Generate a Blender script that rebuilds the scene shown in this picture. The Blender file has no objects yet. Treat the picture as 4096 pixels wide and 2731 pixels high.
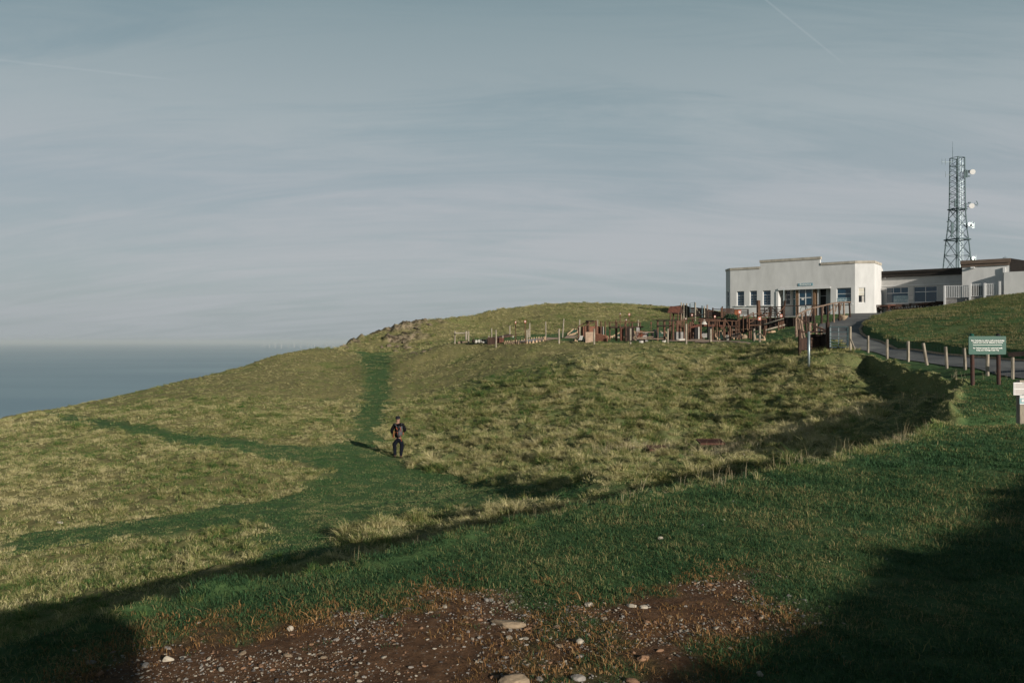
import bpy, bmesh, math, random
import numpy as np
from mathutils import Vector, Matrix
R = math.radians
SC = bpy.context.scene
COL = SC.collection
rng = np.random.default_rng(7)
random.seed(5)

# ------------------------------------------------------------------ camera, sky, sun, exposure
F = 796.4            # focal length in pixels of a 1024 px wide frame (28 mm on 36 mm)
cam = bpy.data.cameras.new('camera'); camo = bpy.data.objects.new('camera', cam); COL.objects.link(camo)
cam.lens = 28.0; cam.sensor_width = 36.0; cam.clip_start = 0.1; cam.clip_end = 400000
camo.location = (0, 0, 0); camo.rotation_euler = (R(90), 0, 0)
SC.camera = camo
SC.view_settings.view_transform = 'Standard'; SC.view_settings.look = 'None'
SC.view_settings.exposure = 0.22; SC.view_settings.gamma = 1.0
SUN_AZ, SUN_EL = R(36), R(15.5)      # light travels towards (-sin, cos)
sl = bpy.data.lights.new('sun', 'SUN'); so = bpy.data.objects.new('sun', sl); COL.objects.link(so)
sl.energy = 5.0; sl.angle = R(0.5); sl.color = (1.0, 0.92, 0.80)
SDIR = Vector((-math.sin(SUN_AZ)*math.cos(SUN_EL), math.cos(SUN_AZ)*math.cos(SUN_EL), -math.sin(SUN_EL)))
so.rotation_euler = SDIR.to_track_quat('-Z', 'Y').to_euler(); so.location = (30, -40, 40)

W = bpy.data.worlds.new('World'); SC.world = W; W.use_nodes = True
def world_nodes():
    nt = W.node_tree; nt.nodes.clear(); N = nt.nodes.new; L = nt.links.new
    out = N('ShaderNodeOutputWorld'); bg = N('ShaderNodeBackground'); L(bg.outputs[0], out.inputs[0])
    bg.inputs[1].default_value = 0.104
    sky = N('ShaderNodeTexSky'); sky.sky_type = 'NISHITA'; sky.sun_disc = False
    sky.sun_elevation = SUN_EL; sky.sun_rotation = math.pi - SUN_AZ
    sky.altitude = 200; sky.air_density = 1.0; sky.dust_density = 1.6; sky.ozone_density = 1.0
    tc = N('ShaderNodeTexCoord'); sp = N('ShaderNodeSeparateXYZ'); L(tc.outputs['Generated'], sp.inputs[0])
    def m(op, a, b=None, c=None):
        n = N('ShaderNodeMath'); n.operation = op
        for i, v in enumerate((a, b, c)):
            if v is None: continue
            if isinstance(v, (int, float)): n.inputs[i].default_value = v
            else: L(v, n.inputs[i])
        return n.outputs[0]
    z = m('MAXIMUM', sp.outputs[2], 0.0)
    dz = m('ADD', z, 0.26)
    u = m('DIVIDE', sp.outputs[0], dz); v = m('DIVIDE', sp.outputs[1], dz)
    cb = N('ShaderNodeCombineXYZ'); L(u, cb.inputs[0]); L(v, cb.inputs[1])
    def noise(sx, sy, rot, scale, det, rough, dist, off):
        mp = N('ShaderNodeMapping'); mp.inputs['Scale'].default_value = (sx, sy, 1); mp.inputs['Rotation'].default_value = (0, 0, rot)
        mp.inputs['Location'].default_value = (off, off*.7, 0)
        L(cb.outputs[0], mp.inputs[0])
        n = N('ShaderNodeTexNoise'); n.inputs['Scale'].default_value = scale; n.inputs['Detail'].default_value = det
        n.inputs['Roughness'].default_value = rough; n.inputs['Distortion'].default_value = dist
        L(mp.outputs[0], n.inputs[0]); return n.outputs[0]
    n1 = noise(0.40, 1.0, R(-10), 1.5, 5, 0.5, 0.6, 3.1)     # broad veils
    n2 = noise(0.32, 1.7, R(-24), 3.4, 10, 0.68, 1.3, 9.3)    # wisps
    n3 = noise(0.5, 0.9, R(10), 0.45, 3, 0.5, 0.2, 1.7)
    s = m('ADD', m('MULTIPLY', n1, 0.55), m('ADD', m('MULTIPLY', n2, 0.40), m('MULTIPLY', n3, 0.25)))
    mr = N('ShaderNodeMapRange'); mr.interpolation_type = 'SMOOTHSTEP'; L(s, mr.inputs[0])
    mr.inputs[1].default_value = 0.47; mr.inputs[2].default_value = 0.70
    veil = mr.outputs[0]
    # milky horizon: more veil low down
    hz = N('ShaderNodeMapRange'); hz.interpolation_type = 'SMOOTHERSTEP'; L(z, hz.inputs[0])
    hz.inputs[1].default_value = 0.0; hz.inputs[2].default_value = 0.42; hz.inputs[3].default_value = 1.0; hz.inputs[4].default_value = 0.0
    # colour of the thin cloud sheet high up and low down
    cr = N('ShaderNodeValToRGB'); L(z, cr.inputs[0])
    e = cr.color_ramp.elements
    e[0].position = 0.0; e[0].color = (3.15, 3.40, 3.58, 1)
    e[1].position = 0.75; e[1].color = (0.22, 0.40, 0.55, 1)
    for p_, c_c in ((.08, (3.62, 3.85, 4.02)), (.18, (3.55, 3.80, 4.06)), (.26, (3.15, 3.60, 3.82)), (.38, (2.28, 2.90, 3.14)), (.45, (1.9, 2.5, 2.8)), (.55, (0.7, 1.05, 1.3))):
        q = e.new(p_); q.color = (*c_c, 1)
    lo = N('ShaderNodeMix'); lo.data_type = 'RGBA'; lo.inputs[0].default_value = 0.9
    L(sky.outputs[0], lo.inputs[6])
    dk = N('ShaderNodeMix'); dk.data_type = 'RGBA'; dk.blend_type = 'MULTIPLY'; dk.inputs[0].default_value = 1
    L(cr.outputs[0], dk.inputs[6]); dk.inputs[7].default_value = (0.70, 0.79, 0.81, 1)
    L(dk.outputs[2], lo.inputs[7])
    mx = N('ShaderNodeMix'); mx.data_type = 'RGBA'
    f = m('MINIMUM', m('ADD', m('MULTIPLY', veil, 0.72), m('MULTIPLY', hz.outputs[0], 0.30)), 1.0)
    L(f, mx.inputs[0]); L(lo.outputs[2], mx.inputs[6]); L(cr.outputs[0], mx.inputs[7])
    # two thin old vapour trails: narrow bands round great circles of the sky
    def trail(pa, pb, wid, amp, last):  # pixel-sized width
        da = Vector(((pa[0]-512)/F, 1, (341.33-pa[1])/F)).normalized(); db = Vector(((pb[0]-512)/F, 1, (341.33-pb[1])/F)).normalized(); n = da.cross(db).normalized(); mid = (da+db).normalized(); cosr = mid.dot(da)
        def dot(vec):
            k = N('ShaderNodeVectorMath'); k.operation = 'DOT_PRODUCT'; L(tc.outputs['Generated'], k.inputs[0]); k.inputs[1].default_value = vec; return k.outputs['Value']
        a = N('ShaderNodeMapRange'); a.interpolation_type = 'SMOOTHERSTEP'; L(m('ABSOLUTE', dot(n)), a.inputs[0]); a.inputs[1].default_value = 0; a.inputs[2].default_value = wid; a.inputs[3].default_value = amp; a.inputs[4].default_value = 0
        b_ = N('ShaderNodeMapRange'); b_.interpolation_type = 'SMOOTHSTEP'; L(dot(mid), b_.inputs[0]); b_.inputs[1].default_value = cosr-.004; b_.inputs[2].default_value = cosr+(1-cosr)*.5
        x = N('ShaderNodeMix'); x.data_type = 'RGBA'; L(m('MULTIPLY', a.outputs[0], b_.outputs[0]), x.inputs[0]); L(last, x.inputs[6]); x.inputs[7].default_value = (4.2, 4.6, 4.8, 1); return x.outputs[2]
    last = trail((-20, 58), (155, 78), .0020, .14, mx.outputs[2]); last = trail((768, 2), (812, 38), .0018, .16, last)
    L(last, bg.inputs[0])
world_nodes()

# ------------------------------------------------------------------ small helpers
def tag(o, label=None, cat=None, group=None, kind=None):
    if label: o['label'] = label
    if cat: o['category'] = cat
    if group: o['group'] = group
    if kind: o['kind'] = kind
    return o
def PX(px, py, D):
    return np.array([(px-512.0)/F*D, D, (341.33-py)/F*D])

def _hash(ix, iy, s):
    h = (ix.astype(np.int64)*374761393 + iy.astype(np.int64)*668265263 + s*1442695041) & 0xffffffff
    h = ((h ^ (h >> 13))*1274126177) & 0xffffffff
    h = (h ^ (h >> 16)) & 0xffffff
    return h/float(0xffffff)
def vnoise(x, y, s=0):
    ix = np.floor(x); iy = np.floor(y); fx = x-ix; fy = y-iy
    fx = fx*fx*(3-2*fx); fy = fy*fy*(3-2*fy)
    a = _hash(ix, iy, s); b = _hash(ix+1, iy, s); c = _hash(ix, iy+1, s); d = _hash(ix+1, iy+1, s)
    return (a*(1-fx)+b*fx)*(1-fy)+(c*(1-fx)+d*fx)*fy
def fbm(x, y, s=0, o=4, g=0.5):
    t = 0; a = 1; n = 0
    for i in range(o):
        t = t+a*vnoise(x*2**i+i*17.3, y*2**i+i*9.1, s+i); n += a; a *= g
    return t/n
def sst(a, b, x):
    t = np.clip((x-a)/(b-a), 0, 1); return t*t*(3-2*t)
def seg_dist(x, y, pts, closed=False):
    P = np.array(pts, float); d = np.full(np.shape(x), 1e9)
    n = len(P) if closed else len(P)-1
    for i in range(n):
        a = P[i]; b = P[(i+1) % len(P)]; ab = b-a; l2 = max(ab@ab, 1e-9)
        t = np.clip(((x-a[0])*ab[0]+(y-a[1])*ab[1])/l2, 0, 1)
        d = np.minimum(d, np.hypot(x-a[0]-t*ab[0], y-a[1]-t*ab[1]))
    return d
def inside(x, y, pts):
    P = np.array(pts, float); c = np.zeros(np.shape(x), bool); n = len(P); j = n-1
    for i in range(n):
        cond = ((P[i, 1] > y) != (P[j, 1] > y))
        with np.errstate(divide='ignore', invalid='ignore'):
            xx = (P[j, 0]-P[i, 0])*(y-P[i, 1])/(P[j, 1]-P[i, 1])+P[i, 0]
        c ^= cond & (x < xx); j = i
    return c
def sdist(x, y, pts):          # positive inside
    d = seg_dist(x, y, pts, True); return np.where(inside(x, y, pts), d, -d)

class TPS:
    def __init__(s, pts, lam=0.0):
        q = {}
        for p in pts: q[(round(p[0], 1), round(p[1], 1))] = p
        P = np.array(list(q.values()), float); s.P = P[:, :2]; n = len(P)
        K = s.k(s.P[:, 0][:, None]-s.P[:, 0][None], s.P[:, 1][:, None]-s.P[:, 1][None])
        A = np.zeros((n+3, n+3)); A[:n, :n] = K+np.eye(n)*lam; A[:n, n] = 1; A[:n, n+1:] = s.P; A[n, :n] = 1; A[n+1:, :n] = s.P.T
        b = np.zeros(n+3); b[:n] = P[:, 2]; s.w = np.linalg.solve(A, b)
    @staticmethod
    def k(dx, dy):
        r2 = dx*dx+dy*dy; return 0.5*r2*np.log(r2+1e-9)
    def __call__(s, x, y):
        o = s.w[-3]+s.w[-2]*x+s.w[-1]*y; o = o.astype(float)
        for i in range(len(s.P)):
            o = o+s.w[i]*s.k(x-s.P[i, 0], y-s.P[i, 1])
        return o

# ------------------------------------------------------------------ terrain definition (metres, eye level = 0)
FENCE = [(18.5, 22.0, -1.45), (18.5, 29.5, -1.40), (18.5, 31, -1.33), (18.5, 32.5, -1.15), (18.6, 34, -1.15), (18.8, 36, -1.07), (18.9, 38, -.98), (19.3, 41, -.9), (19.7, 44, -.61)]
KERB = [(23.2, 5, -1.45), (23.0, 20, -1.3), (22.8, 28, -1.1), (22.5, 35, -.88), (22.1, 38, -.78), (22.0, 41, -.67), (21.95, 44, -.45), (22.5, 48, -.18), (23.3, 52, .15), (23.7, 54, .5), (24.9, 57, .84), (26.8, 61, 1.16), (30.1, 67, 1.7), (35.8, 76, 2.45), (41, 84, 3.0)]
OUTER = [(24.3, 64, 1.35), (30.8, 75, 2.2), (36.2, 85, 2.95), (20.3, 54, .55), (19.6, 50, .1), (19.2, 46.5, -.37)]
# common far ground
pk = [PX(455, 343.4, 70), PX(522, 343.5, 65), PX(600, 343.5, 62), PX(668, 343.4, 60), PX(720, 343.5, 58), PX(760, 344, 56), PX(800, 346.6, 50),
      PX(470, 342.5, 78), PX(560, 341, 78), PX(640, 339, 74), PX(700, 336, 76), PX(700, 339.5, 66), PX(760, 338, 64), PX(620, 341, 68),
      PX(470, 334, 90), PX(520, 334, 88), PX(560, 333, 88), PX(610, 331, 86), PX(660, 329, 84), PX(700, 325, 86), PX(740, 319, 90), PX(760, 330, 72), PX(790, 328, 68), PX(790, 338, 58),
      PX(490, 327, 98), PX(540, 320, 98), PX(600, 318, 98), PX(650, 318, 98), PX(690, 315.5, 100),
      PX(457, 319, 100), PX(501, 308.5, 106), PX(544, 304.0, 110), PX(601, 302.8, 113), PX(644, 305, 115), PX(672, 307.0, 117), PX(700, 309.5, 119), PX(730, 313, 122)]
common = [tuple(p) for p in pk] + OUTER + [k for k in KERB if k[1] > 46] + [
    (26.5, 96.6, 3.1), (38, 88, 3.05), (33, 86, 2.75), (46, 92, 3.2), (55, 88, 3.6), (40, 100, 3.2), (60, 110, 3.4), (28, 105, 3.2), (50, 120, 3.2), (30, 90, 2.55), (25, 80, 1.9),
    (32, 60, 1.75), (28, 54, 1.2), (32, 52, 1.55), (40, 60, 2.5), (40, 70, 2.9), (45, 75, 3.6), (47, 78, 3.9), (41, 80, 2.75), (36, 72, 2.25), (55, 70, 4.3), (60, 60, 3.4), (60, 85, 4.4), (80, 70, 4.0), (80, 100, 3.5), (90, 40, 1.0)]
up = [(-14, -30, -1.9), (-8, -6, -1.7), (-3, 0, -1.6), (-3, 4, -1.62), (-1, 2, -1.6), (2, 2, -1.6), (0, 6, -1.6), (3, 6, -1.58), (3.4, 9.5, -1.6), (7.7, 14, -1.6), (6, 8, -1.57), (10, 12, -1.58), (12, 15, -1.6), (5, -5, -1.6), (0, -20, -1.6), (30, -20, -1.4), (20, 0, -1.5), (17, 10, -1.55),
      (10.5, 17.5, -1.66), (12.5, 20, -1.6), (12, 21, -1.62), (14.5, 25, -1.5), (16.5, 28.5, -1.44), (17.4, 33, -1.5), (16, 22, -1.5), (16, 26, -1.42), (17.6, 29.3, -1.42), (13, 17.5, -1.62),
      (30, 20, -.6), (27, 35, -.2), (26, 42, .2), (26, 30, -.5), (40, 40, 1.0), (60, 20, -.3), (60, 40, 1.0), (32, 45, 1.0), (50, -30, -1.2), (60, 0, -1)]
U = TPS(up + FENCE + KERB + [(17.6, 40, -1.1), (18.2, 44, -.7)] + common)
img_low = [(0, 600, 16), (0, 545, 22), (0, 500, 28), (0, 450, 40), (0, 418.8, 55), (109, 585, 15.8), (109, 540, 21), (109, 500, 27), (109, 450, 38), (109, 415, 50), (109, 398.4, 62),
    (218, 570, 15.6), (218, 520, 22), (218, 456, 33), (218, 410, 48), (218, 372.2, 70), (305, 560, 15.5), (305, 520, 21), (305, 480, 28.5), (305, 450, 36), (305, 410, 50), (305, 375, 65), (305, 350.5, 78), (340, 348.6, 82), (340, 372, 68),
    (395, 530, 19), (395, 500, 25), (395, 456, 35.6), (395, 420, 45), (395, 380, 62), (395, 353, 80), (370, 353, 81), (365, 340, 88), (392, 331, 92), (425, 321.5, 96), (425, 345, 84), (440, 336, 88),
    (455, 500, 22), (455, 462, 33), (455, 425, 43), (455, 385, 57), (455, 360, 66),
    (522, 505, 19.5), (522, 470, 30), (522, 440, 36), (522, 400, 46), (522, 370, 56), (522, 353, 62), (600, 490, 17.5), (600, 470, 24), (600, 440, 32), (600, 400, 42), (600, 370, 50), (600, 352, 57),
    (700, 470, 20), (700, 460, 26), (700, 450, 30), (700, 430, 34), (700, 400, 41), (700, 370, 49.5), (700, 352, 55), (760, 458, 23), (760, 450, 27), (760, 440, 30.5), (760, 420, 34.5), (760, 390, 40), (760, 360, 49), (760, 348, 54),
    (800, 446, 25.5), (800, 430, 30), (800, 410, 34.5), (800, 380, 40), (800, 357, 46), (850, 435, 25), (850, 425, 28), (850, 412, 32), (850, 392, 36), (850, 372, 39), (850, 358, 42), (825, 353, 46), (850, 349, 46.2),
    (868, 374, 41), (908, 388, 36.6), (930, 394, 32.5), (905, 404, 30), (900, 422, 25)]
low = [tuple(PX(*p)) for p in img_low] + common + [(-60, 20, -8), (-40, 0, -8), (-40, -40, -12), (-15, 5, -5.3), (-60, 60, -14), (17.4, 39, -1.9), (16.6, 33, -2.3), (18.2, 44, -.75), (-8, 6, -4.6), (2.5, 16, -3.9), (-3, 13, -4.3)]
LOW = TPS(low, 0.02)
EDGE = [(-14, -30), (-8, -6), (-4.6, 1.4), (-3.3, 3.6), (-2.33, 4.8), (-1.92, 5.2), (-1.46, 5.6), (-.62, 6.4), (.09, 7.1), (.97, 7.9), (1.52, 8.6), (2.36, 9.1), (3.38, 9.9), (5.36, 11.9), (7.4, 14.1), (9.2, 17.0), (11.3, 20.6), (14.0, 25.0), (16.2, 28.6), (17.3, 33), (18.2, 38), (18.9, 42), (19.2, 45.8)]
UPOLY = EDGE + [(90, 46.5), (90, -60), (-14, -60)]
DITCH = [(9.0, 16.4), (11.0, 17.0), (13.2, 18.6), (16.0, 19.3), (18.0, 19.5)]
CREST = np.array([(-3000, 42), (-300, 46), (0, 55), (109, 62), (218, 70), (305, 78), (340, 83), (366, 90), (392, 93), (427, 97), (457, 101), (501, 106), (544, 110), (601, 113), (644, 115), (700, 120), (760, 125), (900, 135), (3000, 140)], float)
ROAD = [(a, b) for a, b, c in [(18.85, -30, 0), (18.8, 22, 0)]+FENCE[1:]] 
ROAD = [(x+.3, y) for x, y in ROAD] + [(19.9, 46.8), (20.0, 50), (20.9, 54), (22.5, 59), (25.3, 65.2), (30.9, 75.2), (36.4, 85), (38.2, 87.4), (52, 84.5), (56, 82.5), (47, 81.6)] + [(a, b) for a, b, c in KERB[::-1]] + [(23.3, -30)]
MOUND = [(a, b) for a, b, c in KERB] + [(50, 84.5), (60, 85), (90, 80), (90, -20), (23.5, -20)]

PLATP = [(-6, 71.5), (-2, 68.5), (1, 66.5), (7, 63.2), (12, 61.2), (17.5, 57.4), (17.8, 52), (18.6, 47.5), (50, 46), (60, 100), (35, 108), (20, 97), (12, 92), (4, 88), (-4, 84)]
def ray_low(px, py, fn=None):
    fn = fn or LOW
    D = np.linspace(8, 130, 1600); x = (px-512)/F*D; z = (341.33-py)/F*D
    h = fn(x, D); k = np.argmax(h > z) if (h > z).any() else len(D)-1
    return (x[k], D[k])
GREEN_IMG = [(357, 351.5), (392, 351.5), (391, 385), (388, 410), (386, 440), (393, 458), (420, 468), (470, 477), (540, 485), (600, 485), (640, 480), (690, 462), (745, 452), (760, 458), (700, 468), (620, 495), (560, 503), (500, 508), (430, 513), (380, 522), (345, 535), (338, 552), (260, 570), (252, 556), (272, 532), (265, 522), (200, 528), (100, 544), (0, 559), (0, 535), (100, 524), (180, 512), (260, 500), (300, 488), (322, 476), (326, 468), (300, 463), (230, 453), (150, 438), (100, 428), (60, 420), (42, 413), (75, 413), (130, 423), (200, 434), (270, 443), (320, 447), (342, 440), (352, 420), (362, 400), (365, 375)]
GREEN = [ray_low(a, b) for a, b in GREEN_IMG]
def rt(px, py):           # a point of the terrace
    D = 1.6*F/(py-341.33); return ((px-512)/F*D, D)
DIRT = [rt(*p) for p in [(100, 690), (128, 640), (200, 640), (262, 632), (330, 610), (395, 600), (470, 580), (520, 590), (600, 606), (655, 590), (742, 575), (775, 600), (760, 632), (735, 655), (700, 682), (690, 760), (60, 760)]]
ROCKY = [tuple(PX(px, 0, D)[:2]) for px, D in [(340, 90), (372, 94), (392, 97), (425, 101), (450, 104), (452, 94), (430, 90), (405, 83), (380, 85), (352, 85)]]

def terrain(x, y, fine=True):
    """height and masks at arrays x, y"""
    x = np.asarray(x, float); y = np.asarray(y, float)
    # columns are clamped at the crest line, beyond it the land falls to the sea
    th = np.arctan2(x, y); r = np.hypot(x, y)
    t = np.tan(np.clip(th, -1.25, 1.25)); Dc = np.interp(512+F*t, CREST[:, 0], CREST[:, 1])*np.sqrt(1+np.minimum(t*t, 1.2))
    back = np.abs(th) > 1.25
    Dc = np.where(back, 75.0, Dc)
    k = np.minimum(r, Dc)/np.maximum(r, 1e-6); over = np.maximum(r-Dc, 0)
    xc = x*k; yc = y*k
    zl = LOW(xc, yc); zu = U(xc, yc)
    s = -sdist(x, y, UPOLY)                       # >0 outside the upper level
    wob = (fbm(x*0.9, y*0.9, 11, 3)-.5)*0.5*sst(8, 16, r)+(fbm(x*2.5, y*2.5, 12, 3)-.5)*0.16
    s2 = s+wob*0.9
    bank = zu-2.1*np.maximum(s2, 0)
    inU = s2 <= 0
    north = (yc > 46.4)
    z = np.where(inU & ~north, zu, np.maximum(zl, bank))
    z = np.where(north, np.where(s2 > 0, zl, zu), z)
    nb = sst(43.5, 47.5, yc); z = z*(1-nb)+zl*nb*1.0
    ditch = seg_dist(x, y, DITCH)
    z = z-0.42*np.exp(-(ditch/0.75)**2)
    m = sdist(x, y, MOUND)
    z = z+0.45*sst(0.05, 0.55, m)*sst(86, 78, y)
    road = sst(-.12, .0, sdist(x, y, ROAD))
    # far crest roll off
    z = z-0.012*over**1.6-0.28*over*sst(0, 6, over)
    z = np.where((yc < 20) & (x < -2) & (s > 0), z, z)
    z = np.where(back & (s > 0), z-0.0, z)
    g = sst(-.5, .6, sdist(x, y, GREEN)+(fbm(x*.9, y*.9, 31, 4)-.5)*1.0)
    g = g*(s > -0.2)
    on_up = sst(-0.05, -0.35, s2)*(y < 46.6)
    n1 = fbm(x*0.45, y*0.45, 3, 4); n2 = fbm(x*1.7, y*1.7, 5, 4); n3 = fbm(x*6, y*6, 6, 3)
    plat = sst(-.6, .9, sdist(x, y, PLATP)+(n1-.5)*2)      # mown ground of the course and forecourt
    mnd = sdist(x, y, MOUND); rough = (1-g)*(1-on_up)*(1-road)*(1-plat)*(mnd < 0)
    right = sst(-7.5, -3, x-0.07*(y-35))*sst(60, 54, y)*sst(16, 20, r)
    rock = np.clip(sst(-1.0, 2.0, sdist(x, y, ROCKY)+(fbm(x*.4, y*.4, 77, 3)-.5)*5), 0, 1)*sst(.44, .56, fbm(x*.33+4, y*.33, 78, 4))
    if fine:
        tz = (n2-.5)*0.20*rough*(0.4+0.8*right)+(n1-.5)*0.45*rough*sst(16, 22, r)+(n3-.5)*0.09*rough
        clump = np.maximum(vnoise(x*2.1+3, y*2.1, 41)-.40, 0)**1.1*0.42*rough*(.25+.75*right)*sst(46, 40, y+.2*np.abs(x))
        tz = tz+clump
        rk = np.abs(fbm(x*.55, y*.75, 91, 5)-.5)*2
        tz = tz+rock*(1.5*(0.42-rk)+.6*(fbm(x*1.9, y*1.9, 92, 3)-.5))
        tz = tz+(1-road)*(n2-.5)*0.045*np.maximum(on_up, g)+(1-road)*(n3-.5)*0.012
        z = z+tz
    return dict(z=z, s=s2, green=g, up=on_up, road=road, rough=rough, plat=plat, right=right, rock=rock, over=over, mound=m, r=r)
def ZT(x, y, fine=True):
    return float(terrain(np.array([x]), np.array([y]), fine)['z'][0])
def dirt_mask(x, y):
    d = sdist(x, y, DIRT); n = fbm(x*1.3+5, y*1.3, 51, 4); n2 = fbm(x*4, y*4, 52, 3)
    isl = np.exp(-(((x-.18)/.55)**2+((y-4.25)/.75)**2))*0.75+np.exp(-(((x-1.05)/.35)**2+((y-3.9)/.35)**2))*0.15
    v = d*1.1+(n-.5)*1.5+(n2-.5)*0.6-isl
    return sst(-.22, .28, v)

# ------------------------------------------------------------------ materials
MATS = {}
def nmat(name):
    m = bpy.data.materials.new(name); m.use_nodes = True; nt = m.node_tree; nt.nodes.clear()
    o = nt.nodes.new('ShaderNodeOutputMaterial'); b = nt.nodes.new('ShaderNodeBsdfPrincipled'); nt.links.new(b.outputs[0], o.inputs[0])
    MATS[name] = m; return m, nt, b, nt.nodes.new, nt.links.new
def mat(name, col, rough=0.8, var=0.12, scale=3.0, bump=0.0, metal=0.0, col2=None, stretch=(1, 1, 1), spec=0.3, detail=5):
    m, nt, b, N, L = nmat(name)
    tc = N('ShaderNodeTexCoord'); mp = N('ShaderNodeMapping'); mp.inputs['Scale'].default_value = stretch
    L(tc.outputs['Object'], mp.inputs[0])
    n = N('ShaderNodeTexNoise'); n.inputs['Scale'].default_value = scale; n.inputs['Detail'].default_value = detail; n.inputs['Roughness'].default_value = 0.65
    L(mp.outputs[0], n.inputs[0])
    mr = N('ShaderNodeMapRange'); mr.inputs[1].default_value = .3; mr.inputs[2].default_value = .7; L(n.outputs[0], mr.inputs[0])
    mx = N('ShaderNodeMix'); mx.data_type = 'RGBA'; L(mr.outputs[0], mx.inputs[0])
    c2 = col2 or tuple(c*(1-2*var) for c in col)
    mx.inputs[6].default_value = (*c2, 1); mx.inputs[7].default_value = (*[min(1, c*(1+var)) if not col2 else c for c in col], 1)
    L(mx.outputs[2], b.inputs['Base Color']); b.inputs['Roughness'].default_value = rough; b.inputs['Metallic'].default_value = metal
    b.inputs['Specular IOR Level'].default_value = spec
    if bump:
        bp = N('ShaderNodeBump'); bp.inputs['Strength'].default_value = bump; bp.inputs['Distance'].default_value = 0.03
        L(n.outputs[0], bp.inputs['Height']); L(bp.outputs[0], b.inputs['Normal'])
    return m

def ground_material():
    m, nt, b, N, L = nmat('ground')
    tc = N('ShaderNodeTexCoord')
    def at(name):
        a = N('ShaderNodeAttribute'); a.attribute_name = name; return a.outputs['Fac']
    def noise(sc, det=6, r=.6, st=(1, 1, 1)):
        mp = N('ShaderNodeMapping'); mp.inputs['Scale'].default_value = st; L(tc.outputs['Object'], mp.inputs[0])
        n = N('ShaderNodeTexNoise'); n.inputs['Scale'].default_value = sc; n.inputs['Detail'].default_value = det; n.inputs['Roughness'].default_value = r
        L(mp.outputs[0], n.inputs[0]); return n.outputs[0]
    def mrg(v, a, c):
        n = N('ShaderNodeMapRange'); n.interpolation_type = 'SMOOTHSTEP'; n.inputs[1].default_value = a; n.inputs[2].default_value = c; L(v, n.inputs[0]); return n.outputs[0]
    def mix(f, a, c):
        n = N('ShaderNodeMix'); n.data_type = 'RGBA'
        L(f, n.inputs[0])
        for i, v in ((6, a), (7, c)):
            if isinstance(v, tuple): n.inputs[i].default_value = (*v, 1)
            else: L(v, n.inputs[i])
        return n.outputs[2]
    big = noise(0.25, 4); mid = noise(1.4, 6, .7); fin = noise(9, 8, .75); vf = noise(34, 5, .7)
    green = mix(mrg(fin, .3, .7), (.040, .085, .032), (.080, .14, .050))
    green = mix(mrg(mid, .5, .75), green, (.085, .105, .040))
    tan = mix(mrg(fin, .3, .68), (.085, .095, .038), (.25, .215, .10))
    tan = mix(mrg(mid, .42, .72), tan, (.20, .18, .075))
    tan = mix(mrg(big, .5, .75), tan, (.13, .155, .05)); green = mix(mrg(mid, .58, .78), green, (.10, .10, .04))
    soil = mix(mrg(fin, .3, .7), (.062, .034, .020), (.165, .090, .048))
    soil = mix(mrg(vf, .55, .75), soil, (.20, .17, .14))
    rock = mix(mrg(mid, .40, .60), (.045, .034, .024), (.30, .24, .16)); rock = mix(mrg(fin, .5, .7), rock, (.20, .19, .10))
    c = mix(at('rough'), green, tan)
    c = mix(at('dirt'), c, soil)
    c = mix(at('rock'), c, rock)
    L(c, b.inputs['Base Color']); b.inputs['Roughness'].default_value = 0.95; b.inputs['Specular IOR Level'].default_value = 0.1
    bp = N('ShaderNodeBump'); bp.inputs['Strength'].default_value = 0.9; bp.inputs['Distance'].default_value = 0.05
    L(fin, bp.inputs['Height']); L(bp.outputs[0], b.inputs['Normal'])
    return m
def asphalt_material():
    m, nt, b, N, L = nmat('asphalt')
    tc = N('ShaderNodeTexCoord')
    n = N('ShaderNodeTexNoise'); n.inputs['Scale'].default_value = .6; n.inputs['Detail'].default_value = 8; n.inputs['Roughness'].default_value = .7; L(tc.outputs['Object'], n.inputs[0])
    n2 = N('ShaderNodeTexNoise'); n2.inputs['Scale'].default_value = 40; L(tc.outputs['Object'], n2.inputs[0])
    mr = N('ShaderNodeMapRange'); mr.inputs[1].default_value = .4; mr.inputs[2].default_value = .62; L(n.outputs[0], mr.inputs[0])
    mx = N('ShaderNodeMix'); mx.data_type = 'RGBA'; L(mr.outputs[0], mx.inputs[0]); mx.inputs[6].default_value = (.075, .078, .08, 1); mx.inputs[7].default_value = (.17, .172, .165, 1)
    m2 = N('ShaderNodeMix'); m2.data_type = 'RGBA'; m2.blend_type = 'MULTIPLY'; m2.inputs[0].default_value = .5; L(mx.outputs[2], m2.inputs[6]); L(n2.outputs[0], m2.inputs[7])
    L(m2.outputs[2], b.inputs['Base Color']); b.inputs['Roughness'].default_value = .85
    bp = N('ShaderNodeBump'); bp.inputs['Strength'].default_value = .4; bp.inputs['Distance'].default_value = .01; L(n2.outputs[0], bp.inputs['Height']); L(bp.outputs[0], b.inputs['Normal'])
    return m
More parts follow.
